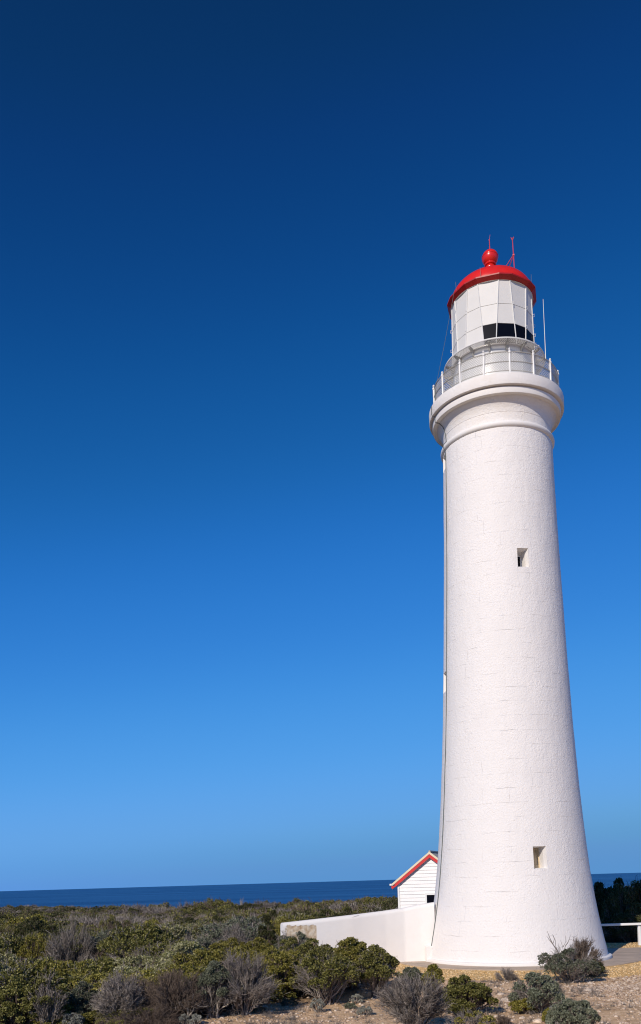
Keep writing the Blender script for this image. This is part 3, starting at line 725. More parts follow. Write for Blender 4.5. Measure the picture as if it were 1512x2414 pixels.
# ------------------------------------------------------------------ weatherboard cottage behind the wall
def build_cottage():
    apex = at(1011.5, 2008, 40)
    zr = apex[2]                            # top of the barge boards
    ze = 2.55; half = 1.78
    C = thing('cottage', 'small white weatherboard cottage with red barge boards behind the white wall', 'house', (apex[0] + 0.02, apex[1], 0), math.radians(-20))
    pitch = math.atan2(zr - ze, half); LEN = 5.0; sw = 1.50       # side walls at +-sw
    sl = math.tan(pitch)
    wall_z = zr - 0.30 - sl * 0 
    # lapped boards on the gable
    b = MB(); z = -0.6; bh = 0.155; y0 = 0.17
    top = zr - 0.16
    def hw(zz): return max(0.0, min(sw, (top - zz) / sl))
    while z < top:
        z1 = min(z + bh, top); w0, w1 = hw(z), hw(z1)
        wx0, wx1 = 0.15, 0.75                       # window opening
        segs = [(-1, 1)]
        def strip(xa0, xb0, xa1, xb1):
            b.add([(xa0, y0 - 0.026, z), (xb0, y0 - 0.026, z), (xb1, y0 - 0.002, z1), (xa1, y0 - 0.002, z1), (xa0, y0, z), (xb0, y0, z)], [(0, 1, 2, 3), (4, 5, 1, 0)])
        if z1 <= 1.30 or z >= 2.02: strip(-w0, w0, -w1, w1)
        else: strip(-w0, -0.30, -w1, -0.30); strip(0.30, w0, 0.30, w1)
        z = z1
    # side and back walls
    b.add([(-sw, y0, -.6), (-sw, LEN, -.6), (-sw, LEN, top - sl * sw), (-sw, y0, top - sl * sw)], [(3, 2, 1, 0)])
    b.add([(sw, y0, -.6), (sw, LEN, -.6), (sw, LEN, top - sl * sw), (sw, y0, top - sl * sw)], [(0, 1, 2, 3)])
    b.add([(-sw, LEN, -.6), (sw, LEN, -.6), (sw, LEN, top - sl * sw), (0, LEN, top), (-sw, LEN, top - sl * sw)], [(4, 3, 2, 1, 0)])
    b.build('wall', M['weather'], C)
    for s in (-1, 1): MB().box((s * (sw + 0.012), y0 - 0.025, (top - sl * sw) / 2 - 0.3), (0.085, 0.06, top - sl * sw + 0.58)).build('corner_board', M['timber'], C)
    # roof sheets
    rf = MB(); n = 40
    for s in (-1, 1):
        v = []; f = []
        for i in range(n + 1):
            yy = 0.02 + (LEN + 0.2) * i / n; dz = 0.012 * math.sin(i * math.pi * 1.0) + (0.012 if i % 2 else -0.012)
            for t in (0, 1): v.append((s * half * t, yy, zr - 0.02 - sl * half * t + dz))
        for i in range(n): f.append((i * 2, i * 2 + 1, i * 2 + 3, i * 2 + 2))
        v2 = [(x, y, z_ - 0.05) for x, y, z_ in v]; m_ = len(v)
        f2 = [tuple(m_ + k for k in q) for q in f]
        rf.add(v + v2, f + f2)
    rf.tube([(0, 0.03, zr + 0.01), (0, LEN + 0.2, zr + 0.01)], 0.05, 8)
    rf.build('roof', M['iron'], C)
    # soffit under the overhang
    for s in (-1, 1):
        tk = 0.085 / math.cos(pitch); tr = 0.13 / math.cos(pitch)
        cap = [(0, zr), (s * half, zr - sl * half), (s * half, zr - sl * half - tk), (0, zr - tk)]
        MB().prism(cap if s > 0 else cap[::-1], -0.02, 0.02).build('barge_capping', M['cream'], C)
        e0 = 0.0; e1 = half - 0.12
        red = [(0, zr - tk - 0.003), (s * e1, zr - sl * e1 - tk - 0.003), (s * e1, zr - sl * e1 - tk - tr), (0, zr - tk - tr)]
        MB().prism(red if s > 0 else red[::-1], -0.006, 0.024).build('barge_board', M['red_matt'], C)
        sf = [(0, zr - tk - tr + 0.03), (s * half, zr - tk - tr + 0.03 - sl * half), (s * half, zr - tk - tr + 0.015 - sl * half), (0, zr - tk - tr + 0.015)]
        MB().prism(sf if s > 0 else sf[::-1], 0.026, 0.168).build('eave_lining', M['timber'], C)
        g = MB()
        gx = s * (half + 0.05); gz = zr - sl * half - 0.05
        g.box((gx, LEN / 2, gz), (0.11, LEN + 0.1, 0.085)); g.build('gutter', M['timber'], C, bevel=0.01)
        MB().prism([(s * (half - 0.17), gz - 0.05), (s * (half + 0.05), gz - 0.05), (s * (half + 0.02), gz - 0.17), (s * (half - 0.02), gz - 0.20)][::s], 0.0, 0.03).build('eave_return', M['red_matt'], C)
    # window
    wz0, wz1 = 1.32, 2.075
    wn_ = MB(); wx = 0.30
    wn_.box((0, y0 - 0.03, wz1 - 0.03), (2 * wx, 0.07, 0.10)); wn_.box((-wx + 0.045, y0 - 0.03, (wz0 + wz1) / 2 - 0.04), (0.09, 0.068, wz1 - wz0 - 0.02)); wn_.box((wx - 0.045, y0 - 0.03, (wz0 + wz1) / 2 - 0.04), (0.09, 0.068, wz1 - wz0 - 0.02))
    win = wn_.build('window', M['timber'], C)
    MB().box((0, y0 - 0.05, wz0 + 0.16), (2 * wx - 0.19, 0.10, 0.04)).build('sill', M['cream'], win)
    MB().add([(-wx + .08, y0 - 0.01, wz0 + 0.02), (wx - .08, y0 - 0.01, wz0 + 0.02), (wx - .08, y0 - 0.01, wz1 - .07), (-wx + .08, y0 - 0.01, wz1 - .07)], [(0, 1, 2, 3)]).build('pane', M['dark'], win)
    return C
COT = build_cottage()

# ------------------------------------------------------------------ white rail fence on the right
FN = thing('rail_fence', 'low white timber rail fence on the gravel right of the lighthouse', 'fence', (11.93, 33.68, 0.0), math.radians(1.5))
for k in range(-2, 4):
    x = k * 2.45
    MB().box((x, 0, 0.39), (0.10, 0.10, 0.82)).build('post', M['timber'], FN, bevel=0.008)
MB().box((1.2, -0.09, 0.815), (12.6, 0.075, 0.085)).build('rail', M['timber'], FN, bevel=0.008)

# ------------------------------------------------------------------ plants
def tubes(paths, radii, sides=3):
    """paths (n,k,3), radii (n,k) -> vertices, quads"""
    n, k, _ = paths.shape
    tg = np.gradient(paths, axis=1); tg /= np.linalg.norm(tg, axis=2, keepdims=True) + 1e-9
    ref = np.where(np.abs(tg[..., 2:3]) < 0.9, np.array([0, 0, 1.0]), np.array([1.0, 0, 0]))
    a = np.cross(tg, ref); a /= np.linalg.norm(a, axis=2, keepdims=True) + 1e-9; b = np.cross(tg, a)
    th = 2 * np.pi * np.arange(sides) / sides
    v = paths[:, :, None, :] + radii[:, :, None, None] * (a[:, :, None, :] * np.cos(th)[None, None, :, None] + b[:, :, None, :] * np.sin(th)[None, None, :, None])
    v = v.reshape(-1, 3)
    i, j, s = np.meshgrid(np.arange(n), np.arange(k - 1), np.arange(sides), indexing='ij')
    base = (i * k + j) * sides; s2 = (s + 1) % sides
    f = np.stack([base + s, base + s2, base + sides + s2, base + sides + s], -1).reshape(-1, 4)
    return v, f

def unit(v): return v / (np.linalg.norm(v, axis=-1, keepdims=True) + 1e-9)

def shrub_geo(seed, rx, ry, H, green=1.0, nclump=16, leaf=0.045, twigs=30, tufts=60, low=0.1, lean=0.0, flat=0.8, twig_r=0.004, per=6, stems=True, spread=0.45, clump=0.34, wig=0.05):
    """a bush: stems from one foot fan out to clumps; leaf tufts cloak the clumps' outer side"""
    rng = np.random.default_rng(seed)
    # clump centres spread over a dome
    g = []
    tries = 0
    ph0 = rng.random() * 6.28
    for i in range(nclump):
        u = (i + 0.5) / nclump; zz = 1 - u * (1 - low) + rng.normal(0, 0.06); zz = np.clip(zz, low * 0.6, 1)
        an = ph0 + i * 2.39996 + rng.normal(0, 0.25); rr = math.sqrt(max(0, 1 - zz * zz)) if zz > 0 else 1
        k = rng.uniform(0.70, 1.0)
        g.append((rr * math.cos(an) * rx * k, rr * math.sin(an) * ry * k, H * (0.25 + 0.62 * zz) * rng.uniform(0.86, 1.06)))
    g = np.array(g); g[:, 0] += lean * g[:, 2] / H
    cr = clump * min(rx, ry, H) * rng.uniform(0.75, 1.3, nclump)
    cen = np.array([lean * 0.5, 0, H * 0.35])
    outw = unit(g - cen)
    V = []; Fs = []
    # --- twigs
    foot = np.stack([rng.normal(0, 0.09 * rx, nclump), rng.normal(0, 0.09 * ry, nclump), np.full(nclump, -0.05)], -1)
    K = 7; t = np.linspace(0, 1, K)[None, :, None]
    mid = foot * 0.6 + g * 0.4; mid[:, :2] *= 0.9; mid += rng.normal(0, 0.06, mid.shape) * min(rx, H)
    path = (1 - t) ** 2 * foot[:, None] + 2 * t * (1 - t) * mid[:, None] + t * t * g[:, None]
    path[:, 1:-1] += rng.normal(0, 0.018, path[:, 1:-1].shape) * H
    rad = np.linspace(1, 0.35, K)[None, :] * (0.014 + 0.012 * rng.random((nclump, 1))) * (0.5 + 0.5 * H)
    tv, tf = tubes(path, rad, 4); tw_v = [tv]; tw_f = [tf]; off = len(tv)
    # boughs then fine twigs
    if twigs:
        nb = 6
        ci = np.repeat(np.arange(nclump), nb); u = rng.uniform(0.3, 0.9, len(ci)); ii = np.clip((u * (K - 1)).astype(int), 0, K - 2)
        st = path[ci, ii] + (path[ci, ii + 1] - path[ci, ii]) * (u * (K - 1) - ii)[:, None]
        en = g[ci] + unit(rng.normal(0, 1, (len(ci), 3)) + outw[ci] * 0.9 + np.array([0, 0, 0.3])) * (cr[ci] * 0.75)[:, None]
        t5 = np.linspace(0, 1, 5)[None, :, None]
        bp = st[:, None] * (1 - t5) + en[:, None] * t5; bp[:, 1:-1] += rng.normal(0, 0.02, bp[:, 1:-1].shape) * H
        bp[:, 1:-1, 2] += 0.02 * H
        tv, tf = tubes(bp, np.linspace(1, 0.4, 5)[None, :] * np.full((len(ci), 1), twig_r * 1.9), 3); tw_v.append(tv); tw_f.append(tf + off); off += len(tv)
        ci2 = rng.integers(0, len(ci), nclump * twigs); u2 = rng.uniform(0.15, 1.0, len(ci2)); jj = np.clip((u2 * 4).astype(int), 0, 3)
        s2 = bp[ci2, jj] + (bp[ci2, jj + 1] - bp[ci2, jj]) * (u2 * 4 - jj)[:, None]
        cl = ci[ci2]
        dr = unit(outw[cl] * 0.75 + rng.normal(0, spread, (len(ci2), 3)) + np.array([0, 0, 0.45]))
        ln = cr[cl] * rng.uniform(0.45, 1.15, len(ci2))
        t4 = np.linspace(0, 1, 4)[None, :, None]
        fp = s2[:, None] + dr[:, None] * (ln[:, None, None] * t4); fp[:, 1:] += rng.normal(0, wig, fp[:, 1:].shape) * ln[:, None, None] * 1.6
        tv, tf = tubes(fp, np.linspace(1, 0.45, 4)[None, :] * np.full((len(ci2), 1), twig_r), 3); tw_v.append(tv); tw_f.append(tf + off); off += len(tv)
    tv = np.concatenate(tw_v); tf = np.concatenate(tw_f)
    # --- leaves
    lv = np.zeros((0, 3)); lf = np.zeros((0, 4), int)
    if green > 0 and tufts:
        order = rng.random(nclump) < green
        idx = np.nonzero(order)[0]
        if len(idx):
            c = np.repeat(idx, tufts); d = unit(rng.normal(0, 0.85, (len(c), 3)) + outw[c] * 0.6 + np.array([0, 0, 0.85]))
            q = g[c] + d * (cr[c] * rng.uniform(0.72, 1.08, len(c)))[:, None] * np.array([1, 1, flat])
            lump = 0.6 + 0.8 * vnoise(q[:, 0] * 9 + seed, q[:, 1] * 9 + q[:, 2] * 7)
            keep = lump > 0.78; q = q[keep]; d = d[keep]; c = c[keep]
            Q = np.repeat(q, per, 0); Dn = np.repeat(d, per, 0)
            ld = unit(Dn * 0.7 + rng.normal(0, 0.62, Q.shape) + np.array([0, 0, 0.25]))
            L_ = leaf * rng.uniform(0.6, 1.25, len(Q)); W = L_ * rng.uniform(0.34, 0.5, len(Q))
            sd = unit(np.cross(ld, unit(rng.normal(0, 0.5, Q.shape) + Dn)))
            nn = unit(np.cross(sd, ld)); P0 = Q + rng.normal(0, leaf * 0.25, Q.shape)
            a = P0; b_ = P0 + ld * (L_ * 0.5)[:, None] + sd * W[:, None] + nn * (L_ * .08)[:, None]; e = P0 + ld * L_[:, None]; h = P0 + ld * (L_ * 0.5)[:, None] - sd * W[:, None] + nn * (L_ * .08)[:, None]
            lv = np.stack([a, b_, e, h], 1).reshape(-1, 3); lf = np.arange(len(lv)).reshape(-1, 4)
    return tv, tf, lv, lf

def plant(label, cat, loc, leafm, twigm, seed, rx, ry, H, group=None, name='shrub', rot=None, **kw):
    tv, tf, lv, lf = shrub_geo(seed, rx, ry, H, **kw)
    T = thing(name, label, cat, loc, (seed * 1.7) % 6.28 if rot is None else rot, group)
    obj('stems', tv, tf, M[twigm], T)
    if len(lf): obj('foliage', lv, lf, M[leafm], T)
    return T

KINDS = {
    'green': dict(green=1.0, nclump=46, tufts=95, twigs=14, leaf=0.036, low=0.03, clump=0.21),
    'umbrella': dict(green=0.95, nclump=48, tufts=100, twigs=30, leaf=0.036, low=0.32, clump=0.23),
    'mixed': dict(green=0.55, nclump=34, tufts=95, twigs=60, leaf=0.036, low=0.1, clump=0.26),
    'bare': dict(green=0.0, nclump=30, tufts=0, twigs=100, low=0.10, clump=0.42, spread=0.36, twig_r=0.0055, wig=0.08),
    'grey': dict(green=0.95, nclump=34, tufts=80, twigs=45, leaf=0.032, low=0.06, clump=0.25),
    'cushion': dict(green=1.0, nclump=18, tufts=80, twigs=10, leaf=0.026, low=0.0, clump=0.32),
}

# px of the foot, px of top, half width px, kind, leaves, twigs, label
ROWS = [
    # right foreground
    (1098, 2392, 2306, 66, 'green', 'leaf_olive', 'twig_brown', 'round dense green shrub with yellow tips in front of the gravel ring', 'shrub'),
    (980, 2432, 2296, 72, 'bare', 'leaf_olive', 'twig_grey', 'bare grey brushy shrub left of the round green shrub', 'shrub'),
    (1024, 2350, 2272, 26, 'umbrella', 'leaf_bright', 'twig_brown', 'narrow twiggy shrub with a yellow green crown below the wall and tower corner', 'shrub'),
    (972, 2330, 2281, 32, 'grey', 'leaf_grey', 'twig_grey', 'low blue green shrub at the wall end of the concrete apron', 'shrub'),
    (1345, 2316, 2232, 68, 'mixed', 'leaf_grey', 'twig_grey', 'grey green shrub with bare antler twigs against the white tower foot', 'shrub'),
    (1378, 2300, 2212, 34, 'bare', 'leaf_rust', 'twig_brown', 'tall reddish brown twiggy shrub against the right edge of the tower', 'shrub'),
    (1400, 2305, 2258, 26, 'mixed', 'leaf_dark', 'twig_brown', 'small brown green shrub at the foot of the reddish twiggy shrub', 'shrub'),
    (1268, 2388, 2296, 64, 'mixed', 'leaf_grey', 'twig_grey', 'wide grey green twiggy shrub in the middle of the stony slope', 'shrub'),
    (1236, 2390, 2352, 32, 'green', 'leaf_bright', 'twig_brown', 'low yellow green bush at the foot of the wide grey shrub', 'shrub'),
    (1354, 2440, 2354, 58, 'grey', 'leaf_grey', 'twig_grey', 'dense grey green bush at the bottom edge beside a pale rock', 'shrub'),
    (1296, 2412, 2376, 16, 'green', 'leaf_bright', 'twig_brown', 'tiny yellow green tuft left of the bottom grey bush', 'shrub'),
    (1195, 2312, 2288, 22, 'bare', 'leaf_grey', 'twig_grey', 'small low grey bush in front of the yellow gravel', 'shrub'),
    (1108, 2446, 2386, 60, 'mixed', 'leaf_bright', 'twig_grey', 'grey twiggy shrub with green sprigs below the round green shrub', 'shrub'),
    (1186, 2420, 2396, 18, 'bare', 'leaf_grey', 'twig_brown', 'little brown dead tuft on the stony slope', 'shrub'),
    # silver cushions
    (749, 2386, 2352, 19, 'cushion', 'leaf_silver', 'twig_grey', 'pale silver cushion plant under the twiggy thicket', 'cushion plant'),
    (842, 2366, 2343, 14, 'cushion', 'leaf_silver', 'twig_grey', 'small silver cushion plant at the right corner of the thicket', 'cushion plant'),
    (827, 2380, 2364, 13, 'cushion', 'leaf_grey', 'twig_grey', 'small dull grey cushion plant on bare soil', 'cushion plant'),
    (862, 2394, 2373, 18, 'cushion', 'leaf_silver', 'twig_grey', 'lone round silver green cushion plant on bare soil', 'cushion plant'),
    (433, 2420, 2392, 15, 'cushion', 'leaf_silver', 'twig_grey', 'silver cushion plant left of the bleached trunk', 'cushion plant'),
    (462, 2420, 2388, 14, 'cushion', 'leaf_silver', 'twig_grey', 'silver cushion plant right of the bleached trunk', 'cushion plant'),
    (680, 2372, 2356, 20, 'cushion', 'leaf_grey', 'twig_grey', 'flat grey green mat plant on the dirt below the dark hollow', 'cushion plant'),
    (605, 2386, 2372, 24, 'cushion', 'leaf_grey', 'twig_grey', 'low faded mat plant on the dirt by the fan shaped shrub', 'cushion plant'),
    (173, 2424, 2388, 28, 'grey', 'leaf_silver', 'twig_grey', 'silvery twiggy bush at the bottom edge under the dark hollow', 'cushion plant'),
    # the thicket edge, right to left
    (888, 2352, 2226, 58, 'umbrella', 'leaf_olive', 'twig_grey', 'olive topped shrub on bare stems at the right end of the thicket', 'shrub'),
    (770, 2368, 2236, 84, 'umbrella', 'leaf_olive', 'twig_grey', 'broad olive shrub on spreading grey stems behind the silver cushion', 'shrub'),
    (832, 2330, 2212, 60, 'umbrella', 'leaf_bright', 'twig_brown', 'green shrub whose crown stands against the white wall', 'shrub'),
    (652, 2352, 2232, 78, 'green', 'leaf_bright', 'twig_brown', 'large bright green shrub right of the fan of grey twigs', 'shrub'),
    (740, 2318, 2218, 72, 'green', 'leaf_olive', 'twig_brown', 'rounded olive shrub just below the peeling wall end', 'shrub'),
    (578, 2392, 2252, 66, 'bare', 'leaf_olive', 'twig_grey', 'large fan shaped shrub of bare purple grey twigs', 'shrub'),
    (505, 2400, 2262, 48, 'umbrella', 'leaf_grey', 'twig_grey', 'grey green shrub on pale crooked trunks by the dirt edge', 'shrub'),
    (412, 2412, 2290, 58, 'bare', 'leaf_olive', 'twig_brown', 'brown bare shrub with tangled lower twigs left of the bleached trunk', 'shrub'),
    (282, 2424, 2300, 56, 'bare', 'leaf_olive', 'twig_grey', 'pale grey bare shrub with forked twigs at the bottom edge', 'shrub'),
    (196, 2414, 2318, 44, 'grey', 'leaf_grey', 'twig_grey', 'dull green shrub beside the black hollow', 'shrub'),
    (110, 2430, 2296, 50, 'mixed', 'leaf_olive', 'twig_grey', 'grey stemmed shrub with olive patches leaning over the hollow', 'shrub'),
    (36, 2436, 2316, 60, 'green', 'leaf_olive', 'twig_brown', 'dark olive shrub in the bottom left corner', 'shrub'),
    (440, 2350, 2222, 88, 'umbrella', 'leaf_pale', 'twig_grey', 'shrub with whitish green cap above the brown bare shrubs', 'shrub'),
    (330, 2362, 2256, 84, 'umbrella', 'leaf_pale', 'twig_brown', 'wide pale green shrub left of the whitish capped one', 'shrub'),
    (200, 2380, 2270, 84, 'green', 'leaf_bright', 'twig_brown', 'wide yellow green shrub above the dull green one', 'shrub'),
    (70, 2384, 2280, 80, 'green', 'leaf_bright', 'twig_brown', 'yellow green shrub at the left edge over the corner shrub', 'shrub'),
    (540, 2306, 2212, 62, 'umbrella', 'leaf_bright', 'twig_grey', 'yellow green shrub behind the fan of bare twigs', 'shrub'),
    (630, 2300, 2208, 34, 'green', 'leaf_rust', 'twig_brown', 'small rusty brown shrub among the greens', 'shrub'),
    (694, 2308, 2202, 44, 'mixed', 'leaf_olive', 'twig_grey', 'olive and grey bush in front of the peeling stone', 'shrub'),
    (612, 2320, 2208, 50, 'umbrella', 'leaf_bright', 'twig_grey', 'wide yellow green bush below the dark green bush', 'shrub'),
    (636, 2304, 2166, 32, 'green', 'leaf_dark', 'twig_brown', 'dark green bush beside the peeling wall end', 'shrub'),
    (716, 2306, 2186, 28, 'grey', 'leaf_grey', 'twig_grey', 'grey green bush growing against the peeling stone', 'shrub'),
    (672, 2304, 2192, 32, 'mixed', 'leaf_grey', 'twig_grey', 'grey twiggy bush between the dark bush and the wall end', 'shrub'),
    (560, 2296, 2180, 40, 'bare', 'leaf_olive', 'twig_grey', 'purple grey twiggy bush left of the dark bush', 'shrub'),
    (480, 2262, 2176, 70, 'umbrella', 'leaf_pale', 'twig_grey', 'broad pale topped shrub in the second row of the thicket', 'shrub'),
]
SCRUB_FOOT = []
def depth_for(px, py):
    return on_ground(px, py)
for i, (px, pb, pt, hw_, kind, lm, tm, lab, cat) in enumerate(ROWS):
    p = on_ground(px, pb)
    top = at(px, pt, p[1]); H = max(0.12, float(top[2] - p[2])); r = hw_ / F_PX * p[1]
    kw = dict(KINDS[kind])
    if H < 0.5:
        kw['nclump'] = max(10, int(kw['nclump'] * 0.6)); kw['tufts'] = int(kw['tufts'] * 0.7)
        kw['leaf'] = kw.get('leaf', .04) * 0.7; kw['twig_r'] = 0.003
    hz = float(height(p[0], p[1]))
    plant(lab, cat, (p[0], p[1], hz - 0.01), lm, tm, 100 + i * 7, r, r * 0.92, H, name='cushion_plant' if cat == 'cushion plant' else 'shrub', **kw)
    SCRUB_FOOT.append((p[0], p[1], r))

# dead wood: bare antlers and bleached trunks
def dead(name, label, px, pb, strokes, r0, matn, dY=0.0):
    p = on_ground(px, pb); Y = p[1] + dY; T = thing(name, label, 'dead shrub', (p[0], Y, float(height(p[0], Y))))
    base = np.array([p[0], Y, float(height(p[0], Y))]); rg = random.Random(int(px))
    for si, s in enumerate(strokes):
        q = [at(x, y, Y + dd) - base for x, y, dd in s]
        n = len(q); MB().tube([tuple(a) for a in q], [r0 * (1 - 0.75 * k / (n - 1)) * (1 if si == 0 else 0.6) for k in range(n)], 5).build('branch', M[matn], T)
dead('dead_shrub', 'bare forked antler of dead branches in front of the white tower', 1325, 2312,
     [[(1326, 2264, 0), (1316, 2244, .02), (1304, 2226, 0), (1297, 2212, -.02), (1291, 2196, 0)], [(1316, 2244, .02), (1311, 2232, .0), (1310, 2217, .03), (1305, 2206, 0)], [(1303, 2225, 0), (1294, 2214, 0), (1289, 2207, .03)], [(1304, 2226, 0), (1308, 2214, .03), (1303, 2203, .03)],
      [(1326, 2263, 0), (1330, 2248, .03), (1327, 2232, .03), (1322, 2216, 0)], [(1329, 2248, .03), (1334, 2230, 0), (1344, 2214, 0)], [(1328, 2233, .03), (1335, 2220, 0), (1334, 2206, .03)], [(1334, 2230, 0), (1340, 2222, .0), (1346, 2204, .05)], [(1353, 2262, 0), (1356, 2236, 0), (1353, 2208, .03)]], 0.020, 'twig_grey')
dead('dead_shrub', 'bleached white crooked trunk standing at the edge of the dirt', 446, 2416,
     [[(446, 2420, 0), (445, 2398, 0), (442, 2380, .03), (446, 2364, 0), (442, 2350, 0)], [(445, 2397, 0), (455, 2384, 0), (459, 2368, .05), (464, 2356, 0)], [(443, 2380, .03), (437, 2366, 0), (434, 2352, 0)], [(459, 2369, .05), (454, 2356, 0), (456, 2344, 0)]], 0.032, 'bleached')
dead('dead_shrub', 'pair of pale leaning trunks right of the bleached crooked trunk', 492, 2402,
     [[(487, 2402, 0), (498, 2380, 0), (508, 2364, .05), (512, 2350, 0)], [(498, 2380, 0), (496, 2366, 0), (488, 2350, .04)], [(500, 2404, .05), (512, 2386, .05), (524, 2376, 0), (536, 2358, 0)], [(524, 2376, 0), (532, 2372, 0), (548, 2362, 0)]], 0.026, 'bleached')

# ------------------------------------------------------------------ scrub mass (uncountable): one object, instanced bushes
def scrub():
    col = bpy.data.collections.new('scrub_kinds')
    protos = []
    def proto(i, lm, tm, seed, **kw):
        tv, tf, lv, lf = shrub_geo(seed, 1.0, 1.0, 1.0, **kw)
        v = np.concatenate([tv, lv]); f = np.concatenate([tf, lf + len(tv)]) if len(lf) else tf
        mi = np.concatenate([np.zeros(len(tf), int), np.ones(len(lf), int)])
        o = obj('scrub_kind', v, f, [M[tm], M[lm]], mat_idx=mi)
        o.name = 'kind_%02d' % i
        ROOT.objects.unlink(o); col.objects.link(o)
    near = [('leaf_olive', 'twig_grey', 'umbrella'), ('leaf_bright', 'twig_brown', 'green'), ('leaf_pale', 'twig_grey', 'umbrella'), ('leaf_dark', 'twig_brown', 'green'),
            ('leaf_olive', 'twig_brown', 'mixed'), ('leaf_olive', 'twig_grey', 'bare'), ('leaf_dark', 'twig_brown', 'bare'), ('leaf_grey', 'twig_grey', 'grey')]
    i = 0
    for lm, tm, k in near:                              # 0-7: up to about 55 m
        kw = dict(KINDS[k]); kw['leaf'] = 0.040; kw['tufts'] = int(kw['tufts'] * 0.95); kw['twig_r'] = 0.009; kw['twigs'] = int(kw['twigs'] * 0.6); kw['per'] = 5
        proto(i, lm, tm, 900 + i, **kw); i += 1
    for lm, tm, k in near:                              # 8-15: farther
        kw = dict(KINDS[k]); kw['leaf'] = 0.066; kw['tufts'] = int(kw['tufts'] * 0.75); kw['twig_r'] = 0.018; kw['twigs'] = int(kw['twigs'] * 0.35); kw['per'] = 4; kw['nclump'] = 28
        kw['clump'] = kw['clump'] * 1.15
        if i == 14: tm = 'bleached'; kw['twigs'] = 14; kw['twig_r'] = 0.014
        proto(i, lm, tm, 950 + i, **kw); i += 1
    rng = np.random.default_rng(77)
    pts = []; idx = []; scl = []; rot = []
    edge_poly = [(-30, 15.2), (-3.6, 15.6), (-2.7, 18.2), (-0.6, 20.6), (0.9, 21.2), (1.9, 23.2), (2.0, 27.6)]
    ex = np.array([p[0] for p in edge_poly]); ey = np.array([p[1] for p in edge_poly])
    def try_add(x, y, s, sz, far):
        d = math.hypot(x, y)
        k0 = vnoise(x * 0.16 + 40, y * 0.10 + 7); k1 = vnoise(x * 0.5 + 3, y * 0.3 + 20)
        yy = y + 12 * (k1 - 0.5)
        if yy < 38: k = rng.choice([0, 1, 1, 2, 1, 0, 2]) if (k0 > 0.30 or y < 26) else rng.choice([5, 7, 4, 0, 2])
        elif yy < 60: k = rng.choice([3, 0, 4, 3, 0, 1]) if k0 > 0.38 else rng.choice([5, 6, 4, 2])
        elif yy < 100: k = rng.choice([3, 3, 4, 0]) if k0 > 0.52 else rng.choice([5, 6, 4, 3, 5])
        else: k = rng.choice([3, 3, 3, 4, 3, 5]) if k0 > 0.40 else rng.choice([5, 6, 4, 3])
        if y > 33 and x > 6: k = rng.choice([3, 3, 4, 3])  # only dark kinds behind the tower: its shadow put into the leaf colour
        if k in (5, 6) and y > 55: sz *= 0.8
        if y < 19.5: k = rng.choice([0, 3, 0, 4, 1]) if x < -5.2 else rng.choice([5, 6, 4, 7, 0])
        if y < 19.5: sz *= 0.55; s *= 0.7
        pts.append((x, y, float(height(x, y)) - 0.05)); idx.append(int(k) + (8 if y > 55 else 0)); scl.append((s, s * rng.uniform(0.85, 1.15), sz)); rot.append((rng.normal(0, .06), rng.normal(0, .06), rng.random() * 6.28))
    # left and behind
    N_ = 0
    for Y0, Y1, dens in ((16, 30, 0.58), (30, 55, 0.52), (55, 100, 0.50), (100, 330, 0.28)):
        xl0, xl1 = -0.45, 0.47
        area = (xl1 - xl0) * (Y1 * Y1 - Y0 * Y0) / 2
        for _ in range(int(area * dens)):
            y = math.sqrt(rng.uniform(Y0 * Y0, Y1 * Y1)); x = y * rng.uniform(xl0, xl1)
            d = math.hypot(x, y)
            if d > edge_dist(x, y) - 3: continue
            if y < 30:
                if x > (1.6 if y < 22.5 else 0.9) or y < np.interp(x, ex, ey) + 0.9: continue
                if x > -1.6 and abs(y - (27.8 + 0.36 * (x + 1.2))) < 0.9 and y > 26.5: continue
                if any((x - a) ** 2 + (y - b) ** 2 < (0.45 * r) ** 2 for a, b, r in SCRUB_FOOT): continue
                s = rng.uniform(0.7, 1.4); sz = rng.uniform(0.6, 1.35)
                if y < 18.5: s *= 0.6; sz *= 0.6
                if x > -2.2: sz *= 0.75
            else:
                if y < 47 and -2.0 < x < 20 and (x > 2.6 or y < 31.2):
                    if not (x > 9.5 and y > 37.5): continue
                if x > 9 and y < 75:
                    s = rng.uniform(0.8, 1.3); sz = rng.uniform(1.1, 1.5) if y > 44 else rng.uniform(2.0, 2.7) if y > 39 else rng.uniform(1.0, 1.5)
                else:
                    s = rng.uniform(0.65, 1.45); sz = rng.uniform(0.6, 1.6)
                sz *= 0.72 + 0.62 * float(vnoise(x * 0.11 + 50, y * 0.07))
                if y > 55: s *= 1.05; sz *= 0.85
                if y > 100: s *= 1.15; sz *= 0.95
                if -2.5 < x < 3.2 and y < 38: sz *= 0.55
            try_add(x, y, s, sz, y > 45)
    me = bpy.data.meshes.new('coastal_scrub'); me.from_pydata(pts, [], [])
    a = me.attributes.new('idx', 'INT', 'POINT'); a.data.foreach_set('value', np.array(idx, np.int32))
    a = me.attributes.new('scl', 'FLOAT_VECTOR', 'POINT'); a.data.foreach_set('vector', np.array(scl, np.float32).ravel())
    a = me.attributes.new('rot', 'FLOAT_VECTOR', 'POINT'); a.data.foreach_set('vector', np.array(rot, np.float32).ravel())
    o = bpy.data.objects.new('coastal_scrub', me); ROOT.objects.link(o); o['kind'] = 'stuff'
    tag(o, 'dense low coastal scrub spreading to the cliff edge', 'scrub')
    ng = bpy.data.node_groups.new('scatter', 'GeometryNodeTree')
    ng.interface.new_socket('Geometry', in_out='INPUT', socket_type='NodeSocketGeometry'); ng.interface.new_socket('Geometry', in_out='OUTPUT', socket_type='NodeSocketGeometry')
    gi = ng.nodes.new('NodeGroupInput'); go = ng.nodes.new('NodeGroupOutput')
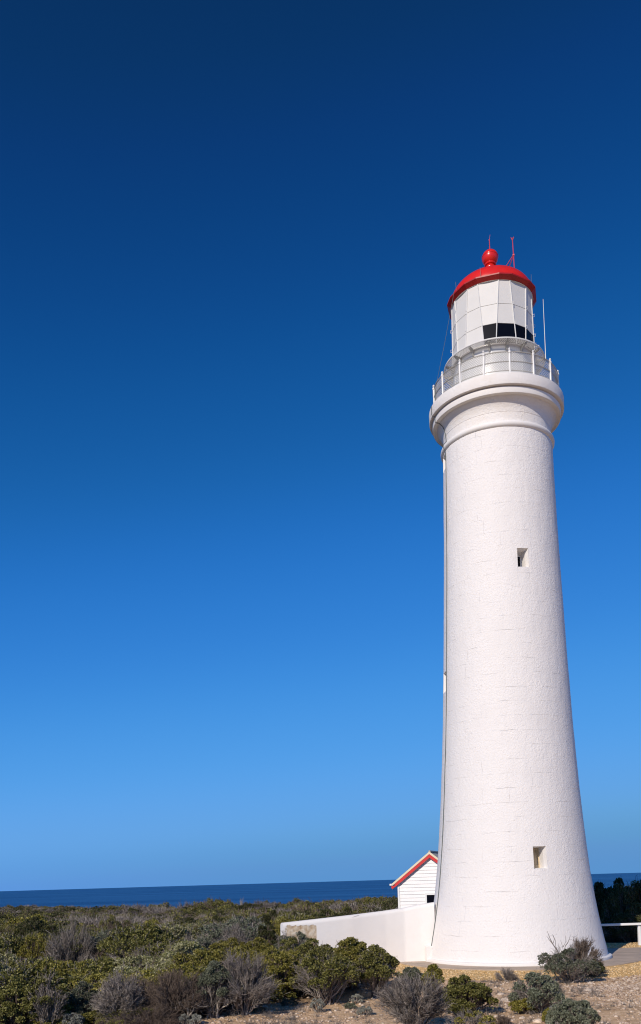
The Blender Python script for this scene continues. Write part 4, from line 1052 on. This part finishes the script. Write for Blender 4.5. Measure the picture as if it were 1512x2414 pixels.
    ci = ng.nodes.new('GeometryNodeCollectionInfo'); ci.inputs[0].default_value = col; ci.inputs['Separate Children'].default_value = True; ci.inputs['Reset Children'].default_value = True
    ip = ng.nodes.new('GeometryNodeInstanceOnPoints'); ip.inputs['Pick Instance'].default_value = True
    def na(nm, t):
        n_ = ng.nodes.new('GeometryNodeInputNamedAttribute'); n_.data_type = t; n_.inputs[0].default_value = nm
        return [s for s in n_.outputs if s.enabled and s.name == 'Attribute'][0]
    ng.links.new(gi.outputs[0], ip.inputs['Points']); ng.links.new(ci.outputs[0], ip.inputs['Instance'])
    ng.links.new(na('idx', 'INT'), ip.inputs['Instance Index']); ng.links.new(na('scl', 'FLOAT_VECTOR'), ip.inputs['Scale'])
    er = ng.nodes.new('FunctionNodeEulerToRotation'); ng.links.new(na('rot', 'FLOAT_VECTOR'), er.inputs[0]); ng.links.new(er.outputs[0], ip.inputs['Rotation'])
    ng.links.new(ip.outputs[0], go.inputs[0])
    md = o.modifiers.new('scatter', 'NODES'); md.node_group = ng
    print('scrub points', len(pts))
scrub()

# ------------------------------------------------------------------ stones
def ico():
    bm = bmesh.new(); bmesh.ops.create_icosphere(bm, subdivisions=1, radius=1.0)
    v = np.array([q.co[:] for q in bm.verts]); f = np.array([[q.index for q in p.verts] for p in bm.faces]); bm.free(); return v, f
IV, IF = ico()
def stones(name, label, cat, pos, size, matn, seed, flat=0.6):
    rng = np.random.default_rng(seed); n = len(pos)
    sc = size[:, None] * rng.uniform(0.6, 1.3, (n, 3)); sc[:, 2] *= flat
    a = rng.random(n) * 6.28; ca, sa = np.cos(a), np.sin(a)
    v = IV[None] * (1 + rng.normal(0, 0.13, (n, len(IV), 1))) * sc[:, None, :]
    x = v[..., 0] * ca[:, None] - v[..., 1] * sa[:, None]; y = v[..., 0] * sa[:, None] + v[..., 1] * ca[:, None]
    v = np.stack([x, y, v[..., 2]], -1) + pos[:, None, :]
    f = IF[None] + (np.arange(n) * len(IV))[:, None, None]
    o = obj(name, v.reshape(-1, 3), f.reshape(-1, 3), M[matn]); o['kind'] = 'stuff'; tag(o, label, cat)
rng = np.random.default_rng(21)
P = []; Sz = []
while len(P) < 30000:
    y = rng.uniform(15.5, 27.5); x = rng.uniform(-4.5, 12.5)
    if math.hypot(x - TX, y - TY) < 6.2 and x < 12: continue
    if x > 9 and y > 25.4: continue
    dens = 0.16 + 0.84 * float(sstep(5.4, 8.2, x + (vnoise(x * .8, y * .8) - .5) * 2.0)) 
    dens *= 0.45 + 1.1 * float(vnoise(x * 1.3 + 9, y * 1.3))
    if rng.random() > dens: continue
    P.append((x, y, float(height(x, y)) + 0.004)); Sz.append(0.011 + 0.036 * rng.random() ** 2.4)
stones('pebbles', 'pale pinkish pebbles strewn over the sandy slope', 'pebbles', np.array(P), np.array(Sz), 'stone', 31)
P = []
while len(P) < 9000:
    y = rng.uniform(23.5, 35.2); x = rng.uniform(1.0, 14.5); d = math.hypot(x - TX, y - TY)
    ok = (4.05 < d < 6.3 and y < 30 and x < 12.4) or (x > 9.5 and 25.6 < y < 28.0 and d > 4.1) or (x > 9 and 32.7 < y < 35 and d > 4)
    if not ok: continue
    P.append((x, y, 0.008))
stones('gravel_stones', 'loose yellow gravel stones around the concrete apron', 'gravel', np.array(P), np.full(len(P), 0.022) * rng.uniform(0.6, 1.2, len(P)), 'gravel_stone', 32)

def tufts_of_grass():
    rng = np.random.default_rng(91); base = []
    while len(base) < 420:
        y = rng.uniform(16, 24); x = rng.uniform(-3.6, 6.5)
        if y > np.interp(x, [-2.7, -.6, .9, 1.9, 3], [18.4, 20.8, 21.4, 23.4, 25]): continue
        if math.hypot(x - TX, y - TY) < 6.5 or rng.random() > 0.25 + 1.2 * max(0, float(vnoise(x * 1.1, y * 1.1)) - 0.35): continue
        base.append((x, y, float(height(x, y))))
    base = np.array(base); n = 16; c = np.repeat(base, n, 0); m = len(c)
    sc = np.repeat(rng.uniform(0.05, 0.16, len(base)), n)
    d = unit(rng.normal(0, 0.7, (m, 3)) + np.array([0, 0, 0.7])); d[:, 2] = np.abs(d[:, 2])
    c = c + np.stack([rng.normal(0, .3, m), rng.normal(0, .3, m), np.zeros(m)], -1) * sc[:, None]
    t = np.linspace(0, 1, 4)[None, :, None]
    P = c[:, None] + d[:, None] * t * sc[:, None, None]; P[:, 1:] += rng.normal(0, 0.006, P[:, 1:].shape)
    v, f = tubes(P, np.linspace(1, .4, 4)[None] * np.full((m, 1), 0.0035), 3)
    o = obj('dry_grass', v, f, M['twig_grey']); o['kind'] = 'stuff'; tag(o, 'dry twiggy grass tufts on the bare dirt', 'grass')
tufts_of_grass()

# single rocks one can point at
def rock(px, py, wpx, label, seed):
    p = on_ground(px, py); r = wpx / F_PX * p[1] / 2
    bm = bmesh.new(); bmesh.ops.create_icosphere(bm, subdivisions=3, radius=1.0); rg = np.random.default_rng(seed); o3 = rg.random(3) * 20
    for q in bm.verts:
        c = q.co; k = 1 + 0.5 * (float(vnoise(c.x * 1.6 + o3[0], c.y * 1.6 + c.z * 1.3 + o3[1])) - 0.5) + 0.2 * (float(vnoise(c.x * 4 + o3[2], c.y * 4 + c.z * 3)) - 0.5)
        q.co = Vector((c.x * k * r, c.y * k * r * 0.8, c.z * k * r * 0.55))
    v = [q.co[:] for q in bm.verts]; f = [[w.index for w in q.verts] for q in bm.faces]; bm.free()
    o = obj('rock', v, f, M['rock']); o.location = (p[0], p[1], float(height(p[0], p[1])) + r * 0.08); o.rotation_euler = (0, 0, rg.random() * 6)
    tag(o, label, 'rock', 'pale rocks on the stony slope')
for i, a in enumerate([(1302, 2410, 30, 'large pale rock at the bottom edge left of the grey bush'), (1268, 2410, 26, 'flat pale rock between the tiny tuft and the bottom edge'),
                       (1182, 2346, 17, 'pinkish rock right of the round green shrub, upper of two'), (1190, 2362, 26, 'long pinkish rock right of the round green shrub, lower of two'),
                       (1386, 2338, 22, 'flat tan rock right of the wide grey shrub'), (1391, 2320, 16, 'small tan rock below the reddish twiggy shrub'),
                       (1262, 2386, 22, 'grey rock under the low yellow green bush'), (1205, 2408, 14, 'small white rock beside the dead tuft'),
                       (1170, 2398, 12, 'small cream rock below the round green shrub'), (878, 2386, 9, 'tiny white rock beside the lone cushion plant'),
                       (688, 2400, 12, 'small tan rock on the bare dirt below the thicket'), (1232, 2402, 15, 'cream rock left of the flat pale rock')]):
    rock(*a, 300 + i)
print('done')
